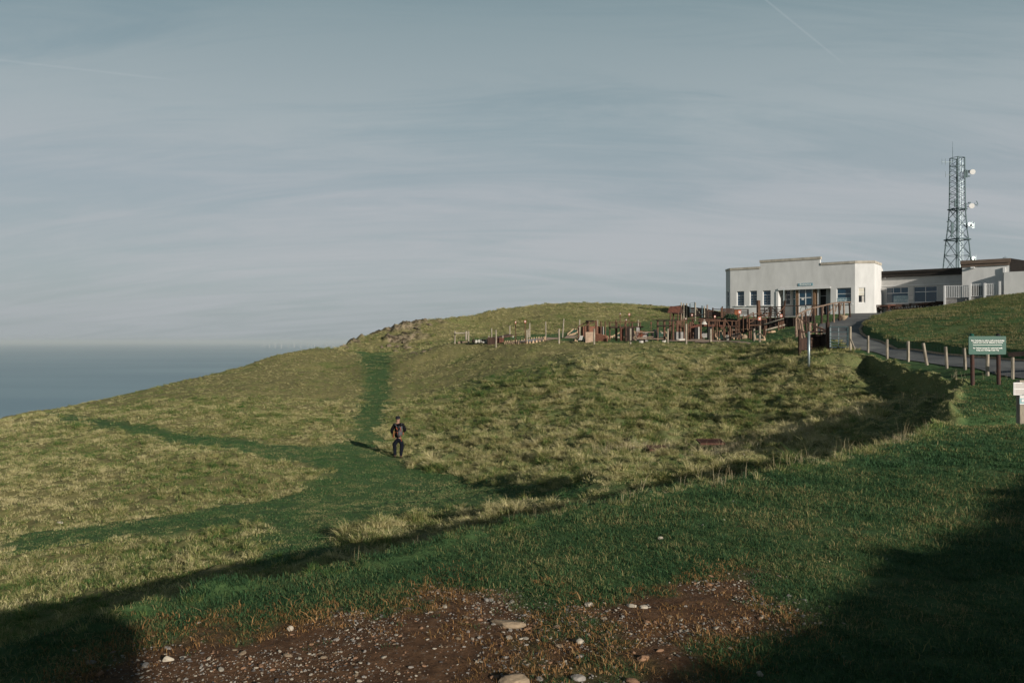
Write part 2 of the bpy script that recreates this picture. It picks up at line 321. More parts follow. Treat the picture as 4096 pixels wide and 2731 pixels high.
def sea_material():
    m, nt, b, N, L = nmat('sea')
    tc = N('ShaderNodeTexCoord')
    def noise(sc, st, det):
        mp = N('ShaderNodeMapping'); mp.inputs['Scale'].default_value = st; L(tc.outputs['Object'], mp.inputs[0])
        n = N('ShaderNodeTexNoise'); n.inputs['Scale'].default_value = sc; n.inputs['Detail'].default_value = det; L(mp.outputs[0], n.inputs[0]); return n.outputs[0]
    a = noise(.06, (1, .6, 1), 8); c = noise(.0012, (.35, 1.6, 1), 6)
    mr = N('ShaderNodeMapRange'); mr.inputs[1].default_value = .38; mr.inputs[2].default_value = .64; L(c, mr.inputs[0])
    mx = N('ShaderNodeMix'); mx.data_type = 'RGBA'; L(mr.outputs[0], mx.inputs[0]); mx.inputs[6].default_value = (.12, .22, .28, 1); mx.inputs[7].default_value = (.18, .29, .34, 1)
    L(mx.outputs[2], b.inputs['Base Color']); b.inputs['Roughness'].default_value = .42
    b.inputs['IOR'].default_value = 1.33
    bp = N('ShaderNodeBump'); bp.inputs['Strength'].default_value = .8; bp.inputs['Distance'].default_value = 1.2; L(a, bp.inputs['Height']); L(bp.outputs[0], b.inputs['Normal'])
    return m
ground_material(); asphalt_material(); sea_material()

def np_mesh(name, verts, faces, material=None, attrs=None, smooth=False):
    me = bpy.data.meshes.new(name); verts = np.asarray(verts, np.float32); faces = np.asarray(faces, np.int32)
    k = faces.shape[1]; me.vertices.add(len(verts)); me.vertices.foreach_set('co', verts.ravel())
    me.loops.add(faces.size); me.loops.foreach_set('vertex_index', faces.ravel())
    me.polygons.add(len(faces)); me.polygons.foreach_set('loop_start', np.arange(0, faces.size, k, dtype=np.int32))
    try: me.polygons.foreach_set('loop_total', np.full(len(faces), k, np.int32))
    except Exception: pass
    me.update(calc_edges=True)
    if smooth: me.polygons.foreach_set('use_smooth', np.ones(len(faces), bool))
    for n, v in (attrs or {}).items():
        a = me.attributes.new(n, 'FLOAT', 'POINT'); a.data.foreach_set('value', np.asarray(v, np.float32))
    if material: me.materials.append(MATS[material] if isinstance(material, str) else material)
    me.validate(verbose=False)
    return me

def build_terrain():
    ths = np.concatenate([np.linspace(-180, -46, 110)[:-1], np.linspace(-46, -36, 50)[:-1], np.linspace(-36, 36, 760)[:-1], np.linspace(36, 60, 90)[:-1], np.linspace(60, 180, 90)])
    ths = R(1)*ths[:-1]
    rs = np.concatenate([[0.25, .6, 1.0, 1.5, 2.1, 2.7], np.geomspace(3.2, 128, 640), np.geomspace(131, 600, 22)])
    T, Q = np.meshgrid(ths, rs); x = (Q*np.sin(T)).ravel(); y = (Q*np.cos(T)).ravel()
    d = terrain(x, y)
    z = np.maximum(d['z'], -140); z = z-0.22*d['road']*0
    nt_, nr = len(ths), len(rs)
    V = np.stack([x, y, z], 1)
    i = np.arange(nr-1)[:, None]*nt_; j = np.arange(nt_)[None]; j2 = (j+1) % nt_
    Fq = np.stack([(i+j), (i+j2), (i+nt_+j2), (i+nt_+j)], -1).reshape(-1, 4)[:, ::-1]
    V = np.vstack([V, [[0, 0, ZT(0.01, 0.01)]]]); c = len(V)-1
    dm = dirt_mask(x, y)*d['up']; ap = lambda v: np.append(v, 0)
    rough = np.clip(d['rough']+0.0, 0, 1)
    hill = sst(84, 92, y)*sst(40, 30, x)
    rough = rough*np.where(y < 17, sst(.3, 1.6, d['s']), 1)
    tone = np.clip(rough*(1-.45*d['right'])+0.35*hill+0.3*sst(1, 5, d['mound'])*sst(.45, .6, fbm(x*.35, y*.35, 8, 4)), 0, 1)
    me = np_mesh('ground', V, Fq, 'ground', dict(rough=ap(tone), dirt=ap(dm), rock=ap(d['rock'])), smooth=True)
    o = bpy.data.objects.new('ground', me); COL.objects.link(o); tag(o, kind='structure'); return o
build_terrain()

def drape(name, poly, material, lift, step=0.5, kind='structure'):
    P = np.array(poly); x0, y0 = P.min(0); x1, y1 = P.max(0)
    bm = bmesh.new()
    vs = [bm.verts.new((a, b, 0)) for a, b in poly]; f = bm.faces.new(vs)
    bmesh.ops.triangulate(bm, faces=[f])
    for ax, a0, a1 in ((0, x0, x1), (1, y0, y1)):
        t = a0+step
        while t < a1:
            co = [0, 0, 0]; no = [0, 0, 0]; co[ax] = t; no[ax] = 1
            bmesh.ops.bisect_plane(bm, geom=bm.verts[:]+bm.edges[:]+bm.faces[:], plane_co=co, plane_no=no); t += step
    bm.verts.ensure_lookup_table()
    xy = np.array([v.co[:2] for v in bm.verts]); z = terrain(xy[:, 0], xy[:, 1])['z']
    for v, q in zip(bm.verts, z): v.co.z = q+lift
    for f in bm.faces:
        if f.normal.z < 0: f.normal_flip()
        f.smooth = True
    me = bpy.data.meshes.new(name); bm.to_mesh(me); bm.free(); me.materials.append(MATS[material])
    o = bpy.data.objects.new(name, me); COL.objects.link(o)
    if kind: tag(o, kind=kind)
    return o
rp = [p for p in ROAD if p[1] > -31]
drape('road', [(x, max(y, 2)) for x, y in rp if y > -31], 'asphalt', 0.035, 0.7)

sea_me = np_mesh('sea', [(-200000, -60000, -130), (200000, -60000, -130), (200000, 200000, -130), (-200000, 200000, -130)], [(0, 1, 2, 3)], 'sea')
sea = bpy.data.objects.new('sea', sea_me); COL.objects.link(sea); tag(sea, kind='structure')

def build_haze():
    m = bpy.data.materials.new('haze'); m.use_nodes = True; nt = m.node_tree; nt.nodes.clear()
    o = nt.nodes.new('ShaderNodeOutputMaterial'); v = nt.nodes.new('ShaderNodeVolumePrincipled'); nt.links.new(v.outputs[0], o.inputs['Volume'])
    v.inputs['Color'].default_value = (.66, .735, .77, 1); v.inputs['Density'].default_value = 0.000050; v.inputs['Anisotropy'].default_value = 0.0
    MATS['haze'] = m
    a, b = (-201000, -61000, -141.5), (201000, 201000, 40)
    V = [(x, y, z) for z in (a[2], b[2]) for x, y in ((a[0], a[1]), (b[0], a[1]), (b[0], b[1]), (a[0], b[1]))]
    Fc = [(3, 2, 1, 0), (4, 5, 6, 7), (0, 1, 5, 4), (1, 2, 6, 5), (2, 3, 7, 6), (3, 0, 4, 7)]
    me = np_mesh('haze', V, Fc, m); ob = bpy.data.objects.new('haze', me); COL.objects.link(ob); tag(ob, kind='stuff')
build_haze()

# ------------------------------------------------------------------ grass, stalks, pebbles (scattered as stuff)
def blade_material(name, greens, tans, bias, nscale=0.5, trans=0.25):
    m, nt, b, N, L = nmat(name)
    ge = N('ShaderNodeNewGeometry'); at = N('ShaderNodeAttribute'); at.attribute_name = 'tone'; oi = N('ShaderNodeObjectInfo')
    def noise(sc, det):
        n = N('ShaderNodeTexNoise'); n.inputs['Scale'].default_value = sc; n.inputs['Detail'].default_value = det; L(ge.outputs['Position'], n.inputs[0]); return n.outputs[0]
    def m2(op, a, c):
        n = N('ShaderNodeMath'); n.operation = op
        for i, v in enumerate((a, c)):
            if isinstance(v, (int, float)): n.inputs[i].default_value = v
            else: L(v, n.inputs[i])
        return n.outputs[0]
    s = m2('ADD', m2('MULTIPLY', m2('SUBTRACT', noise(nscale, 4), .5), 1.8), m2('MULTIPLY', m2('SUBTRACT', at.outputs['Fac'], .5), 0.9))
    s = m2('ADD', s, m2('MULTIPLY', m2('SUBTRACT', oi.outputs['Random'], .5), .5))
    s = m2('ADD', m2('ADD', s, m2('MULTIPLY', m2('SUBTRACT', noise(nscale*.13, 3), .5), 1.1)), .5+bias)
    cr = N('ShaderNodeValToRGB'); e = cr.color_ramp.elements; cols = greens+tans
    e[0].position = 0; e[0].color = (*cols[0], 1); e[1].position = 1; e[1].color = (*cols[-1], 1)
    for i, c in enumerate(cols[1:-1]): q = e.new((i+1)/(len(cols)-1)); q.color = (*c, 1)
    L(s, cr.inputs[0]); L(cr.outputs[0], b.inputs['Base Color']); b.inputs['Roughness'].default_value = .7; b.inputs['Specular IOR Level'].default_value = .15
    tr = N('ShaderNodeBsdfTranslucent'); L(cr.outputs[0], tr.inputs[0]); ms = N('ShaderNodeMixShader'); ms.inputs[0].default_value = trans
    out = [n for n in nt.nodes if n.type == 'OUTPUT_MATERIAL'][0]
    L(b.outputs[0], ms.inputs[1]); L(tr.outputs[0], ms.inputs[2]); L(ms.outputs[0], out.inputs[0])
    return m
blade_material('lawn_grass', [(.038, .092, .040), (.052, .120, .048), (.090, .155, .060)], [(.19, .20, .075), (.36, .29, .14)], -.12, 1.1, .32)
blade_material('path_grass', [(.040, .100, .036), (.060, .130, .046), (.105, .160, .060)], [(.19, .20, .085), (.30, .27, .13)], -.06, 1.1, .3)
blade_material('tussock_grass', [(.065, .15, .040), (.13, .20, .058), (.28, .28, .095)], [(.47, .42, .20), (.62, .55, .31)], .03, .8, .36)
blade_material('mound_grass', [(.045, .085, .030), (.075, .115, .040), (.12, .135, .05)], [(.20, .18, .075), (.27, .23, .12)], .02, .45)
blade_material('fringe_grass', [(.12, .085, .03), (.24, .13, .05)], [(.34, .18, .07), (.42, .27, .13)], .05, 1.5)
blade_material('dead_grass', [(.20, .17, .09), (.33, .27, .15)], [(.46, .38, .24), (.55, .47, .33)], .1, .8, .15)

def tuft(name, n, rad, h0, h1, w, lean, droop, material, seed, segs=2, tone=(0, 1)):
    q = np.random.default_rng(seed); V = []; Fc = []; T = []
    for i in range(n):
        a = q.uniform(0, 2*math.pi); rr = rad*math.sqrt(q.uniform()); bx, by = rr*math.cos(a), rr*math.sin(a)
        h = q.uniform(h0, h1); out = a+q.normal(0, .9); l = q.uniform(0, lean)+lean*.6*rr/max(rad, 1e-3)
        fa = q.uniform(0, math.pi); wx, wy = math.cos(fa)*w*q.uniform(.6, 1.2)/2, math.sin(fa)*w*q.uniform(.6, 1.2)/2
        dx, dy = math.cos(out)*l*h, math.sin(out)*l*h; dr = q.uniform(0, droop); t = q.uniform(*tone)
        b = len(V)
        V += [(bx-wx, by-wy, -.01), (bx+wx, by+wy, -.01)]
        mx_, my_, mz = bx+dx*.35, by+dy*.35, h*.62
        V += [(mx_-wx*.8, my_-wy*.8, mz), (mx_+wx*.8, my_+wy*.8, mz)]
        V += [(bx+dx*(1+dr), by+dy*(1+dr), h*(1-dr*.75))]
        V += [(bx+dx*(1+dr)+wx*.05, by+dy*(1+dr)+wy*.05, h*(1-dr*.75))]
        Fc += [(b, b+1, b+3, b+2), (b+2, b+3, b+5, b+4)]
        T += [t]*6
    me = np_mesh(name, V, Fc, material, dict(tone=T)); return bpy.data.objects.new(name, me)

def scatter(name, sources, P, rotz, scale, idx, tilt=None, label=None, cat=None, part_of=None):
    src = bpy.data.collections.new(name+'_kinds')
    for i, s in enumerate(sources): s.name = '%s_%02d' % (name, i); src.objects.link(s)
    me = bpy.data.meshes.new(name); P = np.asarray(P, np.float32); me.vertices.add(len(P)); me.vertices.foreach_set('co', P.ravel())
    rot = np.zeros((len(P), 3), np.float32); rot[:, 2] = rotz
    if tilt is not None: rot[:, :2] = tilt
    a = me.attributes.new('rot', 'FLOAT_VECTOR', 'POINT'); a.data.foreach_set('vector', rot.ravel())
    sc = np.asarray(scale, np.float32)
    if sc.ndim == 1: sc = np.stack([sc]*3, 1)
    a = me.attributes.new('scl', 'FLOAT_VECTOR', 'POINT'); a.data.foreach_set('vector', sc.ravel().astype(np.float32))
    a = me.attributes.new('idx', 'INT', 'POINT'); a.data.foreach_set('value', np.asarray(idx, np.int32))
    o = bpy.data.objects.new(name, me); COL.objects.link(o)
    nt = bpy.data.node_groups.new(name, 'GeometryNodeTree')
    nt.interface.new_socket('Geometry', in_out='INPUT', socket_type='NodeSocketGeometry'); nt.interface.new_socket('Geometry', in_out='OUTPUT', socket_type='NodeSocketGeometry')
    gi = nt.nodes.new('NodeGroupInput'); go = nt.nodes.new('NodeGroupOutput'); ip = nt.nodes.new('GeometryNodeInstanceOnPoints')
    ci = nt.nodes.new('GeometryNodeCollectionInfo'); ci.inputs[0].default_value = src; ci.inputs[1].default_value = True; ci.inputs[2].default_value = True
    def na(n, t):
        k = nt.nodes.new('GeometryNodeInputNamedAttribute'); k.data_type = t; k.inputs[0].default_value = n; return k.outputs[0]
    L = nt.links.new
    L(gi.outputs[0], ip.inputs['Points']); L(ci.outputs[0], ip.inputs['Instance']); ip.inputs['Pick Instance'].default_value = True
    L(na('idx', 'INT'), ip.inputs['Instance Index']); L(na('rot', 'FLOAT_VECTOR'), ip.inputs['Rotation']); L(na('scl', 'FLOAT_VECTOR'), ip.inputs['Scale'])
    L(ip.outputs[0], go.inputs[0])
    md = o.modifiers.new('scatter', 'NODES'); md.node_group = nt
    tag(o, label, cat, kind='stuff'); return o

def sample(r0, r1, dens, th=44.0):
    n = int(R(2*th)/2*(r1*r1-r0*r0)*dens)
    t = R(1)*rng.uniform(-th, th, n); r = np.sqrt(rng.uniform(r0*r0, r1*r1, n)); x = r*np.sin(t); y = r*np.cos(t)
    d = terrain(x, y); keep = d['over'] < 1.0
    return x[keep], y[keep], {k: v[keep] for k, v in d.items()}
WALK = [0, -99]
OBST = []       # footprints (polygons in the ground plane) that grow no grass; filled by the builders below
def free_of(x, y):
    ok = np.hypot(x-WALK[0], y-WALK[1]) > .75
    for p in OBST: ok &= ~inside(x, y, p)
    return ok

def grow():
    # lawn on the terrace
    near = [tuft('t', 18, .05, .010, .030, .0034, 1.3, .9, 'lawn_grass', 10+i) for i in range(6)]
    farl = [tuft('t', 38, .17, .018, .046, .010, 1.2, .9, 'lawn_grass', 30+i) for i in range(5)]
    PP, S, I = [], [], []
    for r0, r1, de, k, sc in ((2.6, 7, 620, 0, 1.0), (7, 11, 330, 0, 1.35), (11, 20, 60, 6, .9), (20, 34, 22, 6, 1.15)):
        x, y, d = sample(r0, r1, de); dm = dirt_mask(x, y)*(r1 < 12)
        thick = 0.35+0.65*fbm(x*1.2, y*1.2, 61, 3)*1.5
        rim = (d['s'] > -.15)*((d['s'] < .30) | ((d['z'] > -3.7) & (d['s'] < 3.0) & (r1 < 12)))*(r1 < 21)*(y < 17)
        p = np.maximum(d['up'], rim)*(1-d['road'])*(1-.985*dm)*np.clip(thick, 0, 1)
        p = p*(d['mound'] < 0.0)
        keep = (rng.uniform(size=len(x)) < p) & free_of(x, y)
        x, y, z, dm = x[keep], y[keep], d['z'][keep], dm[keep]
        s = sc*rng.uniform(.7, 1.35, len(x))*(1-.35*dm)*(.8+.5*fbm(x*.8, y*.8, 63, 3))
        PP.append(np.stack([x, y, z], 1)); S.append(s); I.append(rng.integers(0, 6 if k == 0 else 5, len(x))+k)
    P = np.vstack(PP); S = np.concatenate(S); I = np.concatenate(I)
    scatter('lawn_grass', near+farl, P, rng.uniform(0, 6.28, len(P)), S, I, rng.normal(0, .12, (len(P), 2)), 'short green grass covering the terrace in the foreground', 'grass')
    # trodden paths and mown ground further off
    pk_ = [tuft('t', 40, .22, .02, .05, .014, .6, .5, 'path_grass', 60+i) for i in range(5)]
    PP, S = [], []
    for r0, r1, de, sc in ((13, 26, 26, .8), (26, 50, 12, 1.2), (50, 100, 3.2, 1.9)):
        x, y, d = sample(r0, r1, de)
        p = np.maximum(d['green']*(1-d['up']), d['plat']*.55)*(d['mound'] < 0)*(1-d['road'])*(1-d['rock'])
        keep = (rng.uniform(size=len(x)) < p) & free_of(x, y)
        PP.append(np.stack([x, y, d['z']], 1)[keep]); S.append(sc*rng.uniform(.6, 1.3, keep.sum()))
    P = np.vstack(PP); S = np.concatenate(S); SS = np.stack([S, S, S*.8], 1)
    scatter('path_grass', pk_, P, rng.uniform(0, 6.28, len(P)), SS, rng.integers(0, 5, len(P)), None, 'trodden green grass of the paths and the mown ground on the hill', 'grass')
    mg = [tuft('t', 34, .20, .03, .085, .012, .7, .6, 'mound_grass', 160+i) for i in range(5)]
    PP, S = [], []
    for r0, r1, de, sc in ((28, 50, 14, 1.1), (50, 95, 6, 1.6)):
        x, y, d = sample(r0, r1, de); keep = (d['mound'] > .35) & free_of(x, y); PP.append(np.stack([x, y, d['z']], 1)[keep]); S.append(sc*rng.uniform(.6, 1.25, keep.sum()))
    P = np.vstack(PP); S = np.concatenate(S)
    scatter('mound_grass', mg, P, rng.uniform(0, 6.28, len(P)), S, rng.integers(0, 5, len(P)), None, 'short yellow-green grass on the mound inside the road bend', 'grass')
    # scorched fringe round the bare earth
    fg = [tuft('t', 12, .05, .005, .018, .0034, 2.0, .9, 'fringe_grass', 170+i) for i in range(5)]
    x, y, d = sample(2.6, 9, 900, 42); dm = dirt_mask(x, y)*d['up']; nn = fbm(x*2.2, y*2.2, 66, 3)
    p = 4*dm*(1-dm)*.7*(nn > .42)+.12*dm*(nn > .54)+.6*np.clip(sst(-.6, .1, sdist(x, y, DIRT))*(dm < .3), 0, 1)*(nn > .44)+.22*(dm > .8)*(nn > .56); keep = rng.uniform(size=len(x)) < p
    P = np.stack([x, y, d['z']], 1)[keep]
    scatter('fringe_grass', fg, P, rng.uniform(0, 6.28, len(P)), rng.uniform(.6, 1.3, len(P)), rng.integers(0, 5, len(P)), rng.normal(0, .2, (len(P), 2)), 'scorched brown grass fringing the bare earth patches', 'grass')
    # long winter grass
    flat = [tuft('t', 46, .20, .035, .11, .012, .9, .8, 'tussock_grass', 80+i) for i in range(5)]
    tus = [tuft('t', 95, .15, .10, .23, .012, 1.1, .9, 'tussock_grass', 90+i, tone=(.2, 1)) for i in range(5)]
    slim = [tuft('t', 70, .10, .03, .13, .0042, 1.2, .9, 'tussock_grass', 180+i) for i in range(4)]
    PP, S, I, TL = [], [], [], []
    for r0, r1, de, sc in ((4, 15.5, 42, 1.0), (14.5, 28, 30, .8), (28, 50, 18, .95), (50, 80, 10, 1.2), (80, 130, 5.0, 1.5)):
        x, y, d = sample(r0, r1, de)
        n = fbm(x*.6, y*.6, 71, 4)
        p = d['rough']*(1-.75*d['rock'])*(.45+n)
        keep = (rng.uniform(size=len(x)) < p) & free_of(x, y)
        x, y, z = x[keep], y[keep], d['z'][keep]; rt_ = d['right'][keep]; n = n[keep]
        rr_ = np.hypot(x, y); sg = d['s'][keep]; hem = (x > 9)*(sg < 2.2)*(y < 44)
        cl = vnoise(x*1.6, y*1.6, 43)*(1-hem)
        big = (rng.uniform(size=len(x)) < (.20+.42*rt_)*(.2+1.5*cl)*(rr_ > 12))
        I.append(np.where(rr_ < 15.5, 10+rng.integers(0, 4, len(x)), np.where(big, 5, 0)+rng.integers(0, 5, len(x))))
        S.append(sc*rng.uniform(.6, 1.25, len(x))*np.where(big, (.45+.9*cl)*(.8+.3*rt_), 1.0)*(1-.25*hem)*np.where(rr_ < 15.5, np.interp(rr_, [5, 9, 12], [.42, .6, 1]), 1)*np.where(y > 84, .8, 1)*(1-.5*sst(50, 58, y)*(y < 80))); PP.append(np.stack([x, y, z], 1))
    P = np.vstack(PP); S = np.concatenate(S); I = np.concatenate(I)
    scatter('tussock_grass', flat+tus+slim, P, rng.uniform(0, 6.28, len(P)), S, I, rng.normal(0, .22, (len(P), 2)), 'tan and green winter grass growing in rough tussocks over the hillside', 'grass')
    # dead stalks along the edge of the terrace and at the foot of the slope
    st = [tuft('t', 5, .06, .16, .42, .0042, .25, .12, 'dead_grass', 120+i) for i in range(5)]+[tuft('t', 34, .08, .04, .12, .0034, .9, .7, 'dead_grass', 140+i) for i in range(3)]
    E = np.array(EDGE[4:]); L_ = np.hypot(*np.diff(E, axis=0).T); cu = np.concatenate([[0], np.cumsum(L_)])
    x, y = [], []
    n = 1500; s = rng.uniform(0, 1, n)**.8*(cu[-8]); xx = np.interp(s, cu, E[:, 0]); yy = np.interp(s, cu, E[:, 1])
    of = rng.normal(.05, .16, n)+.1; xx += -of*.73+rng.normal(0, .05, n); yy += of*.68
    dn = fbm(xx*.9, yy*.9, 99, 3); keep = (dn > .50) | (rng.uniform(size=n) < .08); keep &= (rng.uniform(size=n) < sst(-1.0, 3.5, xx)*.85+.10)
    xx, yy = xx[keep], yy[keep]; n = len(xx); kind = np.where(rng.uniform(size=n) < .30, rng.integers(0, 5, n), rng.integers(5, 8, n)); sc = rng.uniform(.45, 1.1, n)*np.interp(xx, [-2, 3, 8], [.4, .7, 1.0])*np.where(kind > 4, .75, 1.15)
    rx, ry = [], []
    for px, py, spread, k in ((640, 451, 1.2, 120), (680, 451, 1.2, 60), (745, 453, 1.2, 150), (770, 450, 1, 80), (800, 436, 1.6, 80), (835, 428, 1.6, 60), (930, 400, 1.5, 50)):
        a, b_ = ray_low(px, py); rx.append(a+rng.normal(0, spread*.9, k)); ry.append(b_+rng.normal(0, spread*.45, k))
    rx = np.concatenate(rx); ry = np.concatenate(ry)
    xx = np.concatenate([xx, rx]); yy = np.concatenate([yy, ry]); kind = np.concatenate([kind, rng.integers(0, 5, len(rx))]); sc = np.concatenate([sc, rng.uniform(.8, 1.5, len(rx))])
    z = terrain(xx, yy)['z']
    scatter('dead_stalks', st, np.stack([xx, yy, z], 1), rng.uniform(0, 6.28, len(xx)), sc, kind, rng.normal(0, .1, (len(xx), 2)), 'pale dead stalks and seed heads along the edge of the bank', 'dead stalks')

def pebble(seed, r=1.0, flat=.6, sub=2, rough=.22):
    bm = bmesh.new(); bmesh.ops.create_icosphere(bm, subdivisions=sub, radius=r)
    q = np.random.default_rng(seed); pl = [(Vector(q.normal(size=3)).normalized(), q.uniform(.55, .9)) for _ in range(9)]
    for v in bm.verts:
        for n, k in pl:
            d = v.co.dot(n)-k*r
            if d > 0: v.co -= n*d*.9
        c = v.co; f = 1+rough*(float(fbm(np.array([c.x*2.1/r+seed]), np.array([c.y*2.1/r+c.z*1.7/r]), seed, 3)[0])-.5)
        v.co = Vector((c.x*f*1.15, c.y*f*.85, c.z*f*flat))
    me = bpy.data.meshes.new('stone'); bm.to_mesh(me); bm.free(); return me
mat('stone_white', (.36, .32, .26), .85, .2, 12, .3); mat('stone_grey', (.24, .22, .20), .85, .25, 12, .3)
mat('stone_brown', (.26, .15, .09), .85, .3, 9, .3); mat('stone_dark', (.10, .09, .085), .85, .3, 9, .3); mat('stone_tan', (.27, .205, .14), .9, .25, 5, .6)
def pebbles():
    kinds = []
    for i, mt in enumerate(['stone_white', 'stone_white', 'stone_grey', 'stone_brown', 'stone_dark', 'stone_tan', 'stone_grey', 'stone_brown']):
        me = pebble(200+i, 1.0, .6, 2); me.materials.append(MATS[mt]); kinds.append(bpy.data.objects.new('k', me))
    x, y, d = sample(2.8, 8.5, 2600, 42); dm = dirt_mask(x, y)*d['up']
    cl = fbm(x*2.3, y*2.3, 64, 3)
    p = dm*(.12+1.1*sst(.42, .7, cl))+.004
    k = rng.uniform(size=len(x)) < p; x, y, z = x[k], y[k], d['z'][k]; n = len(x)
    s = np.clip(rng.lognormal(-5.62, .60, n), .0018, .021)
    s3 = np.stack([s*rng.uniform(.8, 1.3, n), s*rng.uniform(.8, 1.3, n), s*rng.uniform(.7, 1.1, n)], 1)
    w = rng.choice(8, n, p=[.16, .12, .16, .14, .12, .12, .08, .10])
    scatter('gravel', kinds, np.stack([x, y, z+s*.15], 1), rng.uniform(0, 6.28, n), s3, w, rng.normal(0, .25, (n, 2)), 'loose pale and brown pebbles on the bare earth patch', 'gravel')
def rock(px, py, w, h, depth, material, label, seed, group=None, cat='stone', name='stone'):
    D = None
    Ds = np.linspace(3.2, 60, 4000) if py > 500 else np.linspace(12, 120, 4000)
    xs = (px-512)/F*Ds; hh = terrain(xs, Ds)['z']; zz = (341.33-py)/F*Ds; k = np.argmax(hh > zz); x, y, z = xs[k], Ds[k], hh[k]
    me = pebble(seed, 1.0, 1.0, 3, .35); q = w*y/F/2/1.1; me.transform(Matrix.Diagonal((q, depth*q, h*y/F/2/.8, 1)))
    me.materials.append(MATS[material]); o = bpy.data.objects.new(name, me); COL.objects.link(o); o.location = (x, y, z+h*y/F*.22); o.rotation_euler = (0, 0, (seed % 7-3)*.12)
    tag(o, label, cat, group)
    return o

# ------------------------------------------------------------------ mesh kit
def c_(ox, oy, k): return lambda x, y: ((ox+x/k)/4.0, (oy+y/k)/4.0)
c1 = c_(2800, 900, 2.94); c2 = c_(3400, 950, 3.379); c3 = c_(3650, 550, 2.851); c4 = c_(1750, 1200, 2.94); c5 = c_(2500, 1180, 2.94); c6 = c_(3100, 1180, 5.807); c7 = c_(3400, 1250, 3.379)
cA = c_(1780, 1270, 5.88); cB = c_(2150, 1240, 5.88); cC = c_(2500, 1200, 7.35); cD = c_(2780, 1200, 6.189); c8 = c_(3100, 1080, 7.35); cF = c_(3760, 1020, 7.0); cG = c_(3530, 1120, 7.84)
def V3(p): return Vector([float(q) for q in p])
def at(px, py, D): return Vector(((px-512)/F*D, D, (341.33-py)/F*D))
def gnd(px, D):
    x = (px-512)/F*D; return Vector((x, D, ZT(x, D, False)))
_hitc = {}
def hit(px, py, d0=40, d1=112):
    """distance at which the sight line through a photo pixel meets the ground"""
    key = (round(px, 1), round(py, 1), d0, d1)
    if key in _hitc: return _hitc[key]
    D = np.linspace(d0, d1, 700); x = (px-512)/F*D; h = terrain(x, D, False)['z']; z = (341.33-py)/F*D
    k = np.argmax(h > z) if (h > z).any() else int(np.argmin(np.abs(h-z))); _hitc[key] = float(D[k]); return _hitc[key]

